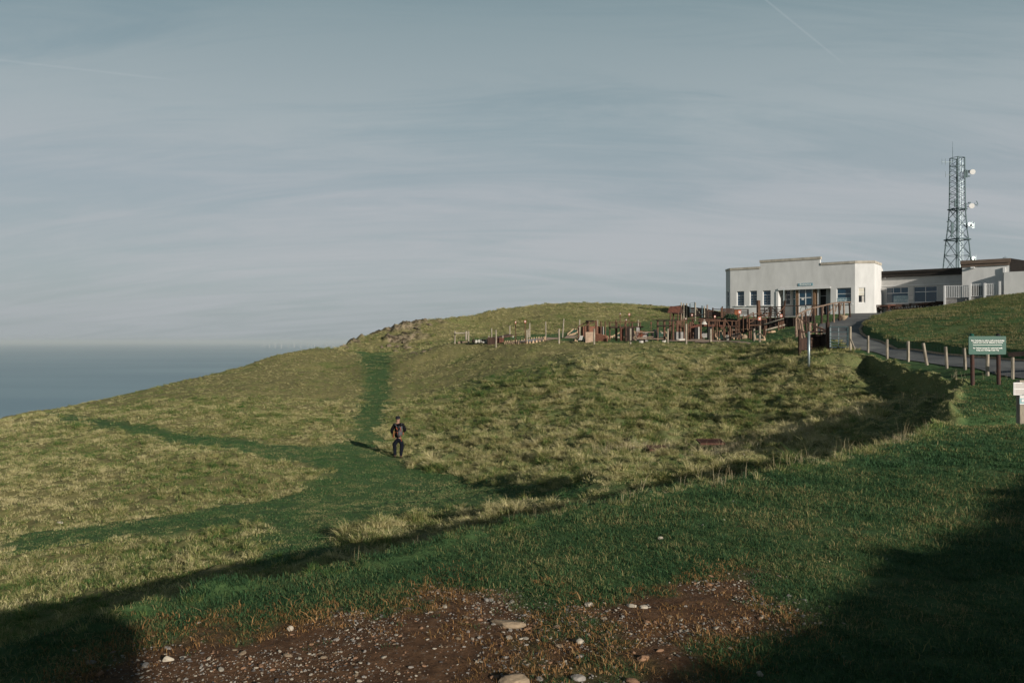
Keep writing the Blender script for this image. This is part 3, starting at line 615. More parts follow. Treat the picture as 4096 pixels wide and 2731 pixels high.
def base_of(o):
    v = Vector((0, 0, 0))
    while o is not None: v += o.location; o = o.parent
    return v
def thing(name, label, cat, loc=(0, 0, 0), group=None):
    o = bpy.data.objects.new(name, None); o.empty_display_size = .2; COL.objects.link(o); o.location = V3(loc); tag(o, label, cat, group); return o
class MB:
    def __init__(s): s.bm = bmesh.new()
    def quadbox(s, P):       # 8 points: bottom 0-3, top 4-7
        v = [s.bm.verts.new(p) for p in P]
        for f in ((3, 2, 1, 0), (4, 5, 6, 7), (0, 1, 5, 4), (1, 2, 6, 5), (2, 3, 7, 6), (3, 0, 4, 7)): s.bm.faces.new([v[i] for i in f])
        return s
    def box(s, c, size, ax=None):
        c = V3(c); X, Y, Z = ax or (Vector((1, 0, 0)), Vector((0, 1, 0)), Vector((0, 0, 1))); a, b, d = [q/2 for q in size]
        P = [c+X*i*a+Y*j*b+Z*k*d for k in (-1, 1) for i, j in ((-1, -1), (1, -1), (1, 1), (-1, 1))]; return s.quadbox(P)
    def beam(s, p, q, w, h=None, upv=(0, 0, 1)):
        p, q = V3(p), V3(q); h = h or w; d = (q-p); l = d.length; d.normalize(); u = Vector(upv)
        if abs(d.dot(u)) > .98: u = Vector((0, 1, 0))
        r = d.cross(u).normalized(); u = r.cross(d); return s.box((p+q)/2, (l, w, h), (d, r, u))
    def tube(s, p, q, r0, r1=None, n=7, wob=0):
        p, q = V3(p), V3(q); r1 = r0 if r1 is None else r1; d = (q-p).normalized(); u = Vector((0, 0, 1)) if abs(d.z) < .9 else Vector((1, 0, 0))
        a = d.cross(u).normalized(); b = d.cross(a); st = 3 if wob else 2; rings = []
        for k in range(st):
            t = k/(st-1); c = p.lerp(q, t)
            if wob and 0 < k < st-1: c = c+a*random.uniform(-wob, wob)+b*random.uniform(-wob, wob)
            rr = r0+(r1-r0)*t; rings.append([s.bm.verts.new(c+(a*math.cos(2*math.pi*i/n)+b*math.sin(2*math.pi*i/n))*rr*(1+random.uniform(-.08, .08)*bool(wob))) for i in range(n)])
        for k in range(st-1):
            for i in range(n): s.bm.faces.new((rings[k][i], rings[k+1][i], rings[k+1][(i+1) % n], rings[k][(i+1) % n]))
        s.bm.faces.new(rings[0]); s.bm.faces.new(rings[-1][::-1]); return s
    def chain(s, pts, r, n=6):
        for a, b in zip(pts[:-1], pts[1:]): s.tube(a, b, r, r, n)
        return s
    def poly(s, pts, thick=None, nrm=None):
        v = [s.bm.verts.new(V3(p)) for p in pts]; f = s.bm.faces.new(v)
        if thick:
            n = V3(nrm) if nrm is not None else None; f.normal_update(); n = n or -f.normal
            w = [s.bm.verts.new(V3(p)+n*thick) for p in pts]; s.bm.faces.new(w[::-1]); k = len(v)
            for i in range(k): s.bm.faces.new((v[(i+1) % k], v[i], w[i], w[(i+1) % k]))
        return s
    def ball(s, c, r, sc=(1, 1, 1), sub=2):
        g = bmesh.ops.create_icosphere(s.bm, subdivisions=sub, radius=r)
        for v in g['verts']: v.co = Vector((v.co.x*sc[0], v.co.y*sc[1], v.co.z*sc[2]))+V3(c)
        return s
    def build(s, name, material, parent=None, smooth=False, bevel=0, loc=None, label=None):
        if bevel: bmesh.ops.bevel(s.bm, geom=s.bm.edges[:], offset=bevel, segments=1, affect='EDGES', clamp_overlap=True)
        bmesh.ops.recalc_face_normals(s.bm, faces=s.bm.faces[:])
        o0 = base_of(parent) if parent is not None else V3(loc if loc is not None else (0, 0, 0))
        for v in s.bm.verts: v.co -= o0
        if smooth:
            for f in s.bm.faces: f.smooth = True
        me = bpy.data.meshes.new(name); s.bm.to_mesh(me); s.bm.free(); me.materials.append(MATS[material])
        o = bpy.data.objects.new(name, me); COL.objects.link(o)
        if parent is not None: o.parent = parent
        else: o.location = o0
        if label: o['label'] = label
        return o
def copy_tree(o, parent=None):
    c = o.copy(); COL.objects.link(c)
    if parent is not None: c.parent = parent
    for ch in list(o.children): copy_tree(ch, c)
    return c
def lettering(txt, size, material, parent, pos, xdir, updir, name='lettering', align='CENTER', bold=0.0, spacing=1.0):
    cu = bpy.data.curves.new('txt', 'FONT'); cu.body = txt; cu.size = size; cu.align_x = align; cu.align_y = 'CENTER'; cu.extrude = .003; cu.offset = bold; cu.space_line = 1.0; cu.space_character = spacing; cu.resolution_u = 2
    t = bpy.data.objects.new('txt', cu); COL.objects.link(t); bpy.context.view_layer.update()
    me = bpy.data.meshes.new_from_object(t.evaluated_get(bpy.context.evaluated_depsgraph_get())); bpy.data.objects.remove(t)
    X = V3(xdir).normalized(); Y = V3(updir).normalized(); Z = X.cross(Y); M = Matrix((X, Y, Z)).transposed().to_4x4(); M.translation = V3(pos)-base_of(parent)
    me.transform(M); me.materials.clear(); me.materials.append(MATS[material]); me.name = name
    o = bpy.data.objects.new(name, me); COL.objects.link(o); o.parent = parent; return o

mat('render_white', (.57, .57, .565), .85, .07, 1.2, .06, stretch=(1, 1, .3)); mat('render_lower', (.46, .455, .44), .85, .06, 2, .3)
mat('coping', (.40, .365, .31), .9, .18, 2, .4, stretch=(1, 1, .5)); mat('white_paint', (.62, .62, .62), .45, .03, 3); mat('fascia_dark', (.022, .017, .014), .7, .3, 6)
mat('fascia_brown', (.15, .11, .085), .8, .25, 3, .3, stretch=(.4, .4, 6)); mat('wood_dark', (.048, .026, .018), .85, .35, 6, .6, stretch=(1, 1, .3)); mat('wood_red', (.105, .040, .026), .85, .35, 6, .6)
mat('wood_brown', (.115, .060, .038), .85, .3, 7, .5); mat('wood_pale', (.30, .26, .205), .9, .28, 9, .6, stretch=(1, 1, .25)); mat('wood_weathered', (.22, .155, .115), .9, .3, 8, .6); mat('wood_black', (.022, .014, .011), .9, .3, 5, .4)
mat('steel_tower', (.05, .082, .092), .6, .2, 3, 0, .3); mat('steel_galv', (.30, .36, .38), .45, .12, 8, 0, .6); mat('brick_brown', (.20, .12, .07), .9, .35, 9, .5)
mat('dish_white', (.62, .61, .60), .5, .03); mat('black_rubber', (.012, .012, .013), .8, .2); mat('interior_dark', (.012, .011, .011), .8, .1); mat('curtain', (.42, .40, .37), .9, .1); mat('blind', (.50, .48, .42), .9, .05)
mat('sign_blue', (.13, .27, .33), .5, .05); mat('sign_green', (.004, .070, .048), .4, .10, 2); mat('poster', (.42, .50, .52), .6, .03); mat('ink_blue', (.015, .13, .20), .6, .02); mat('ink_white', (.80, .80, .77), .6, .02)
mat('turf_green', (.050, .125, .075), .9, .22, 5, .3); mat('slab_pink', (.36, .26, .19), .9, .2, 3, .5); mat('kerb_stone', (.44, .31, .20), .9, .25, 6, .5); mat('concrete_white', (.48, .46, .42), .85, .12, 3, .3)
mat('orange_paint', (.42, .09, .035), .6, .15); mat('orange_wood', (.22, .075, .035), .8, .2); mat('rust', (.11, .042, .026), .85, .5, 14, .4, col2=(.05, .03, .022)); mat('slab_grey', (.26, .25, .24), .9, .15, 3, .4)
mat('sign_post', (.085, .030, .020), .8, .5, 9, .3, col2=(.035, .03, .028), stretch=(1, 1, .5)); mat('paper', (.60, .57, .55), .6, .03); mat('ink_grey', (.25, .23, .22), .7, .02); mat('panel_teal', (.22, .36, .38), .5, .05)
mat('turbine_grey', (.36, .37, .38), .5, .02); mat('leaf_dark', (.020, .060, .026), .8, .3, 6); mat('leaf_red', (.30, .10, .06), .8, .3, 8); mat('chip_red', (.22, .10, .065), .9, .3, 12, .6)
def glass_material(name, col, rough=.05):
    m, nt, b, N, L = nmat(name); b.inputs['Base Color'].default_value = (*col, 1); b.inputs['Roughness'].default_value = rough; b.inputs['Specular IOR Level'].default_value = .6; return m
glass_material('glass_blue', (.006, .040, .075)); glass_material('glass_dark', (.006, .008, .010)); glass_material('glass_teal', (.010, .075, .085), .15)

# ------------------------------------------------------------------ visitor centre
FO = Vector((37.9, 88, 0)); FL = Vector((-.8, .6, 0)); FN = Vector((-.6, -.8, 0)); UP = Vector((0, 0, 1))
def FP(s, d, z): return FO+FL*s-FN*d+UP*z
def fpl(p, d=0.0):
    r = Vector(((p[0]-512)/F, 1, (341.33-p[1])/F)); o = FO-FN*d; t = o.dot(FN)/r.dot(FN); q = r*t; return (q-FO).dot(FL), q.z
def rect(crop, x0, y0, x1, y1, d=0.0):         # photo rectangle -> (s0, s1, z0, z1)
    ym, xm = (y0+y1)/2, (x0+x1)/2
    s1 = fpl(crop(x0, ym), d)[0]; s0 = fpl(crop(x1, ym), d)[0]; z1 = fpl(crop(xm, y0), d)[1]; z0 = fpl(crop(xm, y1), d)[1]; return s0, s1, z0, z1
def fbox(mb, s0, s1, d0, d1, z0, z1):
    return mb.quadbox([FP(s0, d0, z0), FP(s1, d0, z0), FP(s1, d1, z0), FP(s0, d1, z0), FP(s0, d0, z1), FP(s1, d0, z1), FP(s1, d1, z1), FP(s0, d1, z1)])
def fwall(mb, s0, s1, z0, z1, holes, d=0.0, reveal=.22):
    ss = sorted({s0, s1} | {h[i] for h in holes for i in (0, 1) if s0 < h[i] < s1}); zs = sorted({z0, z1} | {h[i] for h in holes for i in (2, 3) if z0 < h[i] < z1})
    for a, b in zip(ss[:-1], ss[1:]):
        for c, e in zip(zs[:-1], zs[1:]):
            m = ((a+b)/2, (c+e)/2)
            if any(h[0] < m[0] < h[1] and h[2] < m[1] < h[3] for h in holes): continue
            fbox(mb, a, b, d, d+reveal, c, e)
    bmesh.ops.remove_doubles(mb.bm, verts=mb.bm.verts[:], dist=.0005)
    seen = {}
    kill = []
    for f in mb.bm.faces:
        k = tuple(sorted(v.index for v in f.verts)) if False else tuple(sorted(id(v) for v in f.verts))
        if k in seen: kill += [f, seen[k]]
        else: seen[k] = f
    bmesh.ops.delete(mb.bm, geom=list(set(kill)), context='FACES_ONLY'); return mb
def window(parent, r, d, bars_s=(), bars_z=(), fw=.05, glass='glass_blue', frame='white_paint', sill=None, name='window', extra=None):
    s0, s1, z0, z1 = r; m = MB()
    fbox(m, s0, s1, d, d+.06, z1-fw, z1); fbox(m, s0, s1, d, d+.06, z0, z0+fw); fbox(m, s0, s0+fw, d+.002, d+.062, z0+fw, z1-fw); fbox(m, s1-fw, s1, d+.002, d+.062, z0+fw, z1-fw)
    for t, w, za, zb in bars_s: q = s0+(s1-s0)*t; fbox(m, q-w/2, q+w/2, d+.004, d+.055, z0+(z1-z0)*za, z0+(z1-z0)*zb)
    for t, w, sa, sb in bars_z: q = z0+(z1-z0)*t; fbox(m, s0+(s1-s0)*sa, s0+(s1-s0)*sb, d+.006, d+.053, q-w/2, q+w/2)
    o = m.build(name, frame, parent); g = MB(); fbox(g, s0+.01, s1-.01, d+.028, d+.040, z0+.01, z1-.01); g.build('pane', glass, o)
    if sill:
        k = MB(); fbox(k, s0-sill[0], s1+sill[0], -sill[1]+d-.2, d+.01, z0-sill[2], z0-.003); k.build('sill', 'white_paint', o)
    return o
B = thing('visitor_centre', 'long white flat-roofed building with stepped parapet and Entrance sign at the end of the road', 'building', FP(7, 4, 3.0))
W1 = rect(c1, 432, 778, 519, 948); W2 = rect(c1, 585, 772, 670, 946); W3 = rect(c1, 738, 768, 831, 943); WR = rect(c1, 1606, 738, 1777, 924)
PO = rect(c1, 920, 750, 1535, 1060); PO = (PO[0], PO[1], 2.5, fpl(c1(1230, 733))[1])
zb = 2.5; zl, zc, zr = 8.60, 9.31, 8.62; sA, sB, sE = 3.74, 10.6, 14.3
m = MB(); fwall(m, 0, sE, zb, zl, [W1, W2, W3, WR, PO], 0, .32); m.build('front_wall', 'render_white', B)
m = MB(); fbox(m, sA, sB, 0, .32, zl+.001, zc); m.build('parapet', 'render_white', B)
# corner facets on the right and left
cr = [(0, 0), None, None]
P0 = FP(0, 0, 0); P1 = Vector((39.95, 87.8, 0)); P2 = Vector((42.0, 90.6, 0)); P3 = FP(sE, 0, 0); P4 = Vector((26.40, 98.3, 0)); P5 = FP(sE-.5, 9, 0); P6 = FP(-.9, 9, 0)
def vwall(mb, a, b, z0, z1, t=.3):
    n = (b-a).normalized().cross(UP); n = n if n.dot(Vector((40, 100, 0))-a) > 0 else -n
    return mb.quadbox([a+UP*z0, b+UP*z0, b+n*t+UP*z0, a+n*t+UP*z0, a+UP*z1, b+UP*z1, b+n*t+UP*z1, a+n*t+UP*z1])
def facet_window(parent, a, b, ta, tb, z0, z1, glass='glass_dark', curtain=True):
    d = (b-a); u = d.normalized(); n = u.cross(UP); n = n if n.dot(a) < 0 else -n; A = a+d*ta-n*.10; Bq = a+d*tb-n*.10; w = (Bq-A).length
    ax = (u, n, UP); c = (A+Bq)/2; m = MB()
    for zz in (z0+.03, z1-.03): m.box(c+UP*zz, (w, .06, .06), ax)
    m.box(c+UP*(z0+(z1-z0)*.68), (w-.1, .05, .05), ax)
    for q in (A+u*.03, Bq-u*.03): m.box(q+UP*(z0+z1)/2, (.06, .055, z1-z0-.12), ax)
    o = m.build('window', 'white_paint', parent); g = MB(); g.box(c-n*.02+UP*(z0+z1)/2, (w-.02, .012, z1-z0-.02), ax); g.build('pane', glass, o)
    if curtain:
        g = MB(); g.box(c+n*.0-n*.008+UP*(z0+(z1-z0)*.73), (w-.12, .006, (z1-z0)*.50), ax); g.build('blind', 'blind', o)
        g = MB(); g.box(c+u*w*(.22)-n*.006+UP*(z0+(z1-z0)*.24), (w*.34, .006, (z1-z0)*.42), ax); g.build('curtain', 'curtain', o)
    return o
def facet_hole(mb, a, b, ta, tb, z0, z1, zb, zt):
    p, q = a.lerp(b, ta), a.lerp(b, tb); vwall(mb, a, p, zb, zt); vwall(mb, q, b, zb, zt); vwall(mb, p, q, zb, z0); vwall(mb, p, q, z1, zt)
wz0, wz1 = (1373-918)/11.76/F*87.9, (1373-738)/11.76/F*87.9
m = MB(); facet_hole(m, P0, P1, .17, .53, wz0, wz1, zb, zr); m.build('corner_wall', 'render_white', B); facet_window(B, P0, P1, .17, .53, wz0, wz1)
m = MB(); vwall(m, P1, P2, zb, zr); vwall(m, P2, P6, zb, zr); vwall(m, P6, P5, zb, zl); m.build('rear_wall', 'render_white', B)
lz0, lz1 = (1373-960)/11.76/F*97, (1373-783)/11.76/F*97
m = MB(); facet_hole(m, P4, P3, .25, .80, lz0, lz1, zb, zl); vwall(m, P5, P4, zb, zl); m.build('side_wall', 'render_white', B); facet_window(B, P4, P3, .25, .80, lz0, lz1, 'glass_blue', False)
m = MB(); Pc = FP(6.5, 4.5, 0); m.poly([P.lerp(Pc, .06)+UP*(8.2) for P in (P0, P1, P2, P6, P5, P4, P3)], .15); m.build('roof', 'fascia_dark', B)
# copings
def coping(pts, z, h=.29, over=.07, t=.5, endcap=True):
    m = MB()
    for a, b in zip(pts[:-1], pts[1:]):
        n = (b-a).normalized().cross(UP); n = n if n.dot(a) < 0 else -n; a2 = a+n*over; b2 = b+n*over; d = (b-a).normalized()
        m.quadbox([a2-d*.02+UP*z, b2+d*.02+UP*z, b2+d*.02-n*t+UP*z, a2-d*.02-n*t+UP*z, a2-d*.02+UP*(z+h), b2+d*.02+UP*(z+h), b2+d*.02-n*t+UP*(z+h), a2-d*.02-n*t+UP*(z+h)])
    return m
coping([FP(sA-.06, 0, 0), FP(sB+.06, 0, 0)], zc, .30).build('coping', 'coping', B)
coping([FP(sB+.08, 0, 0), P3, P4], zl+.002, .27).build('coping', 'coping', B); coping([FP(sA-.10, 0, 0), P0], zr+.003, .28).build('coping', 'coping', B)
coping([P0, P1], zr+.001, .284).build('coping', 'coping', B); coping([P1, P2], zr-.002, .282).build('coping', 'coping', B)
for w in (W1, W2, W3):
    window(B, w, .17, [(.5, .022, .02, .66)], [(.70, .05, .05, .95)]+[(q, .02, .05, .95) for q in (.17, .34, .52)], .055, sill=(.18, .10, .09))
wr = window(B, WR, .17, [], [(.63, .05, .05, .95)], .05, sill=(.2, .1, .09))
po = MB(); pz = rect(c1, 1618, 855, 1772, 905, .17); fbox(po, pz[0], pz[1], .15, .163, pz[2]-.02, pz[3]); po = po.build('poster', 'poster', wr)
for i, t in enumerate(('SORRY WE ARE CLOSED', 'KIOSK OPEN : 10 MTRS')):
    lettering(t, .155, 'ink_blue', po, FP((pz[0]+pz[1])/2, .142, pz[3]-.13-.24*i), -FL, UP, bold=.004)
# porch
fz = rect(c1, 920, 714, 1535, 750); m = MB(); fbox(m, PO[0]+.01, PO[1]-.01, -.12, .3, PO[3]-.22, PO[3]-.02); m.build('porch_canopy', 'white_paint', B)
m = MB(); zf = 2.95
fbox(m, PO[0]-.05, PO[1]+.05, .0, 1.9, 2.3, zf); m.build('porch_floor', 'slab_grey', B)
m = MB(); fbox(m, PO[0]-.05, PO[1]+.05, .33, 1.95, PO[3]+.002, PO[3]+.12); m.build('porch_ceiling', 'white_paint', B)
LWn = rect(c8, 300, 600, 455, 1012, 1.45); LDr = rect(c8, 515, 570, 605, 1290, 1.45); RDr = rect(c8, 1318, 545, 1512, 1290, 1.2)
LDr = (LDr[0], LDr[1], zf, LDr[3]); RDr = (RDr[0], RDr[1], zf, RDr[3])
SF = rect(c8, 695, 545, 1105, 1295, .32); SF = (SF[0], SF[1], zf, SF[3])
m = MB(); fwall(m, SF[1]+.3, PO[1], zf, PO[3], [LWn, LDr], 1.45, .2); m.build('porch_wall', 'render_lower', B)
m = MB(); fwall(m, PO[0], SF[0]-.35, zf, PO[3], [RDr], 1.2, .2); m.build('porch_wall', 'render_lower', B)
m = MB(); fbox(m, PO[1], PO[1]+.2, .32, 1.6, zf, PO[3]); m.build('porch_side', 'render_white', B); m = MB(); fbox(m, PO[0]-.2, PO[0], .32, 1.6, zf, PO[3]); m.build('porch_side', 'render_white', B)
window(B, LWn, 1.5, [], [(.36, .05, 0, 1), (.68, .05, 0, 1)], .05, 'glass_dark')
dr = window(B, LDr, 1.5, [], [(.64, .06, 0, 1)], .06, 'glass_teal', name='door')
rd = window(B, RDr, 1.25, [], [(.73, .06, 0, 1)], .05, 'interior_dark', name='doorway')
for a, b_ in ((610, 692), (1107, 1175)):
    r = rect(c8, a, 560, b_, 1290, .28); m = MB(); fbox(m, r[0], r[1], .28, 1.44, zf, PO[3]-.003); m.build('brick_pier', 'brick_brown', B)
r = rect(c8, 1180, 560, 1245, 1290, .6); m = MB(); fbox(m, r[0], r[1], .6, 1.19, zf, PO[3]-.003); m.build('brick_pier', 'kerb_stone', B)
r = rect(c8, 1250, 560, 1292, 1290, .45); m = MB(); fbox(m, r[0], r[1], .45, .6, zf, PO[3]-.003); m.build('white_post', 'white_paint', B)
k = (SF[3]-zf); sf = window(B, SF, .32, [(.5, .09, .345, 1)], [(.345, .10, 0, 1), (.665, .08, 0, 1)], .09, name='shop_window')
m = MB(); fbox(m, SF[0]+.09, SF[1]-.09, .345, .375, zf+.09, zf+k*.345-.05); m.build('panel', 'white_paint', sf)
r = rect(c8, 778, 826, 852, 880, .3); m = MB(); fbox(m, r[0], r[1], .335, .342, r[2], r[3]); m.build('notice', 'paper', sf)
r = rect(c8, 684, 385, 1110, 465); en = MB(); fbox(en, r[0], r[1], -.05, -.004, r[2], r[3]); en = en.build('entrance_sign', 'sign_blue', B)
lettering('Entrance', .36, 'ink_white', en, FP((r[0]+r[1])/2+.0, -.056, (r[2]+r[3])/2+.01), -FL, UP, bold=.006)
m = MB(); p = FP(fpl(c8(287, 560))[0], -.35, 0); m.tube(p+UP*3.0, p+UP*fpl(c8(287, 545))[1], .035); m.build('canopy_pole', 'steel_galv', B)
# wing
WD = 5.46; ws0, ws1 = -9.9, -1.0; zw = 8.0
Wa = rect(cG, 110, 225, 812, 720, WD); Wb = rect(cG, 985, 195, 1715, 690, WD)
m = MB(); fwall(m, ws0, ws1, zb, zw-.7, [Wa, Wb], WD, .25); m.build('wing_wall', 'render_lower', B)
m = MB(); fbox(m, ws0, ws1+.1, WD-.38, WD+.35, zw-.68, zw-.30); fbox(m, ws0, ws1+.1, WD-.50, WD+.35, zw-.298, zw); m.build('wing_fascia', 'fascia_dark', B)
m = MB(); fbox(m, ws0, ws1, WD+.3, WD+8, zw-.4, zw-.15); fbox(m, ws0, ws1, WD+8, WD+8.3, 2.5, zw-.2); m.build('wing_roof', 'fascia_dark', B)
hz = fpl(cG(1000, 160), WD)[1]; m = MB(); fbox(m, ws0, ws1-.6, WD-.06, WD-.002, hz-.03, hz+.05); m.build('ledge', 'white_paint', B)
for w in (Wa, Wb):
    m = MB(); fbox(m, w[0]-.15, w[1]+.15, WD-.10, WD-.004, w[2]-.17, w[2]-.04); m.build('sill', 'white_paint', B)
wa = window(B, Wa, WD+.08, [(.34, .05, .63, 1), (.67, .05, .63, 1)], [(.63, .06, 0, 1)], .06)
wb_ = window(B, Wb, WD+.08, [(.5, .06, 0, 1)], [(.66, .07, 0, 1)], .06)
pz = rect(cG, 345, 490, 798, 705, WD); po = MB(); fbox(po, pz[0], pz[1], WD+.05, WD+.065, pz[2], pz[3]); po = po.build('poster', 'poster', wa)
hh = pz[3]-pz[2]
for i, (t, sz) in enumerate((('SORRY WE ARE CLOSED', .145), ('TOILETS IN VISITOR CENTRE', .125), ('CAR PARK ENTRANCE', .14), ('80 metres', .11), ('APOLOGIES AT KIOSK', .135))):
    lettering(t, sz*.98, 'ink_blue', po, FP((pz[0]+pz[1])/2, WD+.043, pz[3]-hh*(.12+.19*i)), -FL, UP, bold=.004)
for q in (.27, .73):
    m = MB(); cs = pz[0]+(pz[1]-pz[0])*q; zz = pz[3]-hh*.69; m.poly([FP(cs+.05, WD+.045, zz+.07), FP(cs+.05, WD+.045, zz-.07), FP(cs-.06, WD+.045, zz)], .004, FN); m.build('arrow', 'ink_blue', po)
for x0, y0, x1, y1 in ((822, 515, 885, 555), (890, 515, 955, 550), (822, 565, 890, 605), (895, 562, 960, 600)):
    r = rect(cG, x0, y0, x1, y1, WD); m = MB(); fbox(m, r[0], r[1], WD-.02, WD-.003, r[2], r[3]); m.build('notice', 'paper', B)
dp = fpl(c2(400, 600), WD)[0]; m = MB(); m.tube(FP(dp, WD-.1, 2.9), FP(dp, WD-.1, zw-1.05), .05); m.box(FP(dp, WD-.12, zw-.9), (.3, .2, .3), (FL, FN, UP)); m.build('downpipe', 'steel_galv', B)
# right block
RD = 2.04; rs1 = fpl(c2(1515, 500), RD)[0]; rs0 = fpl(c2(2150, 400), RD)[0]; zt = 8.45; zfa = fpl(c2(1800, 390), RD)[1]
m = MB(); fbox(m, rs0, rs1, RD, RD+.3, 2.5, zfa); fbox(m, rs1-.3, rs1-.001, RD+.301, WD+4, 2.5, zfa); fbox(m, rs0, rs0+.3, RD+.302, RD+9, 2.5, zfa); m.build('block_wall', 'render_white', B)
m = MB(); fbox(m, rs0-.05, rs1+.12, RD-.10, RD+.3, zfa+.002, zfa+.30); fbox(m, rs0-.12, rs1+.14, RD-.20, RD+.3, zfa+.302, zt); m.build('block_fascia', 'fascia_brown', B)
m = MB(); fbox(m, rs0-.02, rs1, RD+.302, RD+9, zt-.35, zt-.10); m.build('block_roof', 'fascia_dark', B)
e0, e1 = at(*c2(2150, 297), 83.0), at(*c2(2352, 350), 84.0)
z2 = fpl(c2(2100, 466), RD-.9)[1]; ls1 = fpl(c2(2080, 550), RD-.9)[0]
m = MB(); fbox(m, ls1-6, ls1, RD-.9, RD-.6, 2.5, z2); fbox(m, ls1-.3, ls1-.002, RD-.598, RD-.002, 2.5, z2-.002); m.build('low_wall', 'render_white', B)
m = MB(); q0 = FP(rs0-.08, RD+.05, 0); q1 = FP(rs0-6.5, RD+1.2, 0)
m.quadbox([q0+UP*z2, q1+UP*(z2-.05), q1-FN*.3+UP*(z2-.05), q0-FN*.3+UP*z2, q0+UP*(zt+.02), q1+UP*(zt-1.5), q1-FN*.3+UP*(zt-1.5), q0-FN*.3+UP*(zt+.02)]); m.build('side_boarding', 'fascia_dark', B)
for cx, cy, w, h in ((1660, 408, .35, .16), (2085, 440, .22, .55)):
    s, z = fpl(c2(cx, cy), RD); m = MB(); fbox(m, s-w/2, s+w/2, RD-.30 if w > .3 else RD-.22, RD-.002, z-h/2, z+h/2); m.build('wall_lamp', 'white_paint', B)
s, z = fpl(c2(480, 548), WD); m = MB(); fbox(m, s-.08, s+.08, WD-.16, WD-.002, z-.08, z+.08); m.build('wall_lamp', 'white_paint', B)
for cx, cy in ((2095, 297),):
    p = at(*c2(cx, cy), 83.5); m = MB(); m.tube(p-UP*.3, p+UP*.35, .02); m.tube(p+Vector((-.25, 0, .15)), p+Vector((.25, 0, .22)), .02); m.tube(p+Vector((-.1, .1, .0)), p+Vector((-.1, .1, .25)), .02); m.build('roof_aerial', 'steel_tower', B)
OBST.append([FP(-20, -.6, 0)[:2], FP(15.2, -.1, 0)[:2], FP(15, 12, 0)[:2], FP(-20, 14, 0)[:2]])

# access ramp with white pickets
RR = thing('access_ramp', 'raised ramp with white picket railing in front of the right-hand block', 'ramp', FP(-13, .8, 3.2))
def rpt(x, y, d): s, z = fpl(c2(x, y), d); return s, z
def ramp_rail(x0, yt0, yb0, x1, yt1, yb1, d0, d1, n):
    a = at(*c2(x0, yt0), 1); s0, z0 = rpt(x0, yt0, d0); s1, z1 = rpt(x1, yt1, d1); _, zb0 = rpt(x0, yb0, d0); _, zb1 = rpt(x1, yb1, d1)
    m = MB(); m.beam(FP(s0, d0, z0), FP(s1, d1, z1), .07, .05); m.build('handrail', 'white_paint', RR); m = MB(); m.beam(FP(s0, d0, zb0), FP(s1, d1, zb1), .06, .05); m.build('bottom_rail', 'white_paint', RR)
    for i in range(n):
        t = (i+.5)/n; s = s0+(s1-s0)*t; d = d0+(d1-d0)*t; m = MB(); m.box(FP(s, d-.03, (z0+zb0)/2*(1-t)+(z1+zb1)/2*t), (.058, .025, (z0-zb0)*(1-t)+(z1-zb1)*t+.04), (FL, FN, UP)); m.build('picket', 'white_paint', RR)
ramp_rail(1285, 652, 812, 1620, 650, 808, .9, .9, 14); ramp_rail(1630, 632, 792, 1820, 628, 784, .75, .75, 8); ramp_rail(1830, 626, 780, 2015, 618, 770, .75, .75, 8)
for x, yt, yb, d in ((1280, 648, 925, .85), (1622, 625, 858, .7), (1822, 615, 815, .65), (2025, 590, 790, .65)):
    s, z = rpt(x, yt, d); _, z0 = rpt(x, yb, d); m = MB(); fbox(m, s-.09, s+.09, d-.09, d+.09, z0-.4, z); m.build('post', 'white_paint', RR)
s0, za = rpt(1285, 815, .95); s1, zz = rpt(1620, 812, .95)
m = MB()
for i in range(7): fbox(m, s1, s0, .96, 1.0, za-.20-i*.19, za-.03-i*.19)
s2, z3 = rpt(1640, 800, .8); s3, _ = rpt(1820, 795, .8)
for i in range(3): fbox(m, s3, s2, .82, .86, z3-.20-i*.19, z3-.03-i*.19)
m.build('skirt_boards', 'slab_grey', RR)
m = MB(); fbox(m, s3-1.2, s0, .9, 2.0, za-.05, za-.01); m.build('deck', 'wood_weathered', RR)
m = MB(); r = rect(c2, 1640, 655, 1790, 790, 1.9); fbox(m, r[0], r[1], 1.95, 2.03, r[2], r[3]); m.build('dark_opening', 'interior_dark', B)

# ------------------------------------------------------------------ radio mast
TD = 105.0; tx = (957.3-512)/F*TD
T = thing('radio_mast', 'tall blue-grey steel lattice mast rising behind the white buildings', 'radio mast', (tx, TD, 3.2))
rotT = R(20)
def half(z):
    return float(np.interp(z, [3, 10, 13.4, 14.5, 17.4, 24.5], [1.55, 1.15, .92, .80, .66, .60]))
def tp(i, z, k=1.0):
    a = rotT+R(45)+i*math.pi/2; h = half(z)*math.sqrt(2)*k; return Vector((tx+math.cos(a)*h*1.0, TD+math.sin(a)*h, z))
zz = [3.2, 6.3, 9.0, 11.3, 13.4, 14.9, 16.2, 17.4]+[17.4+.72*i for i in range(1, 9)]+[24.2]
for i in range(4):
    m = MB()
    for a, b in zip(zz[:-1], zz[1:]): m.beam(tp(i, a), tp(i, b), .11)
    m.build('leg', 'steel_tower', T)
    m = MB()
    for k, (a, b) in enumerate(zip(zz[:-1], zz[1:])):
        j = (i+1) % 4
        if a < 17: m.beam(tp(i, a), tp(j, b), .05); m.beam(tp(j, a), tp(i, b), .045)
        else:
            m.beam(tp(i, a), tp(j, (a+b)/2), .042); m.beam(tp(j, (a+b)/2), tp(i, b), .042)
        if k in (0, 1, 2, 3, 6) or b > 24: m.beam(tp(i, b), tp(j, b), .05)
    m.beam(tp(i, 23.1), tp((i+1) % 4, 23.1), .05); m.build('bracing', 'steel_tower', T)
for z in (13.4, 17.4):
    m = MB()
    for i in range(4): m.beam(tp(i, z, 1.18), tp((i+1) % 4, z, 1.18), .16, .14)
    m.build('platform', 'steel_tower', T)
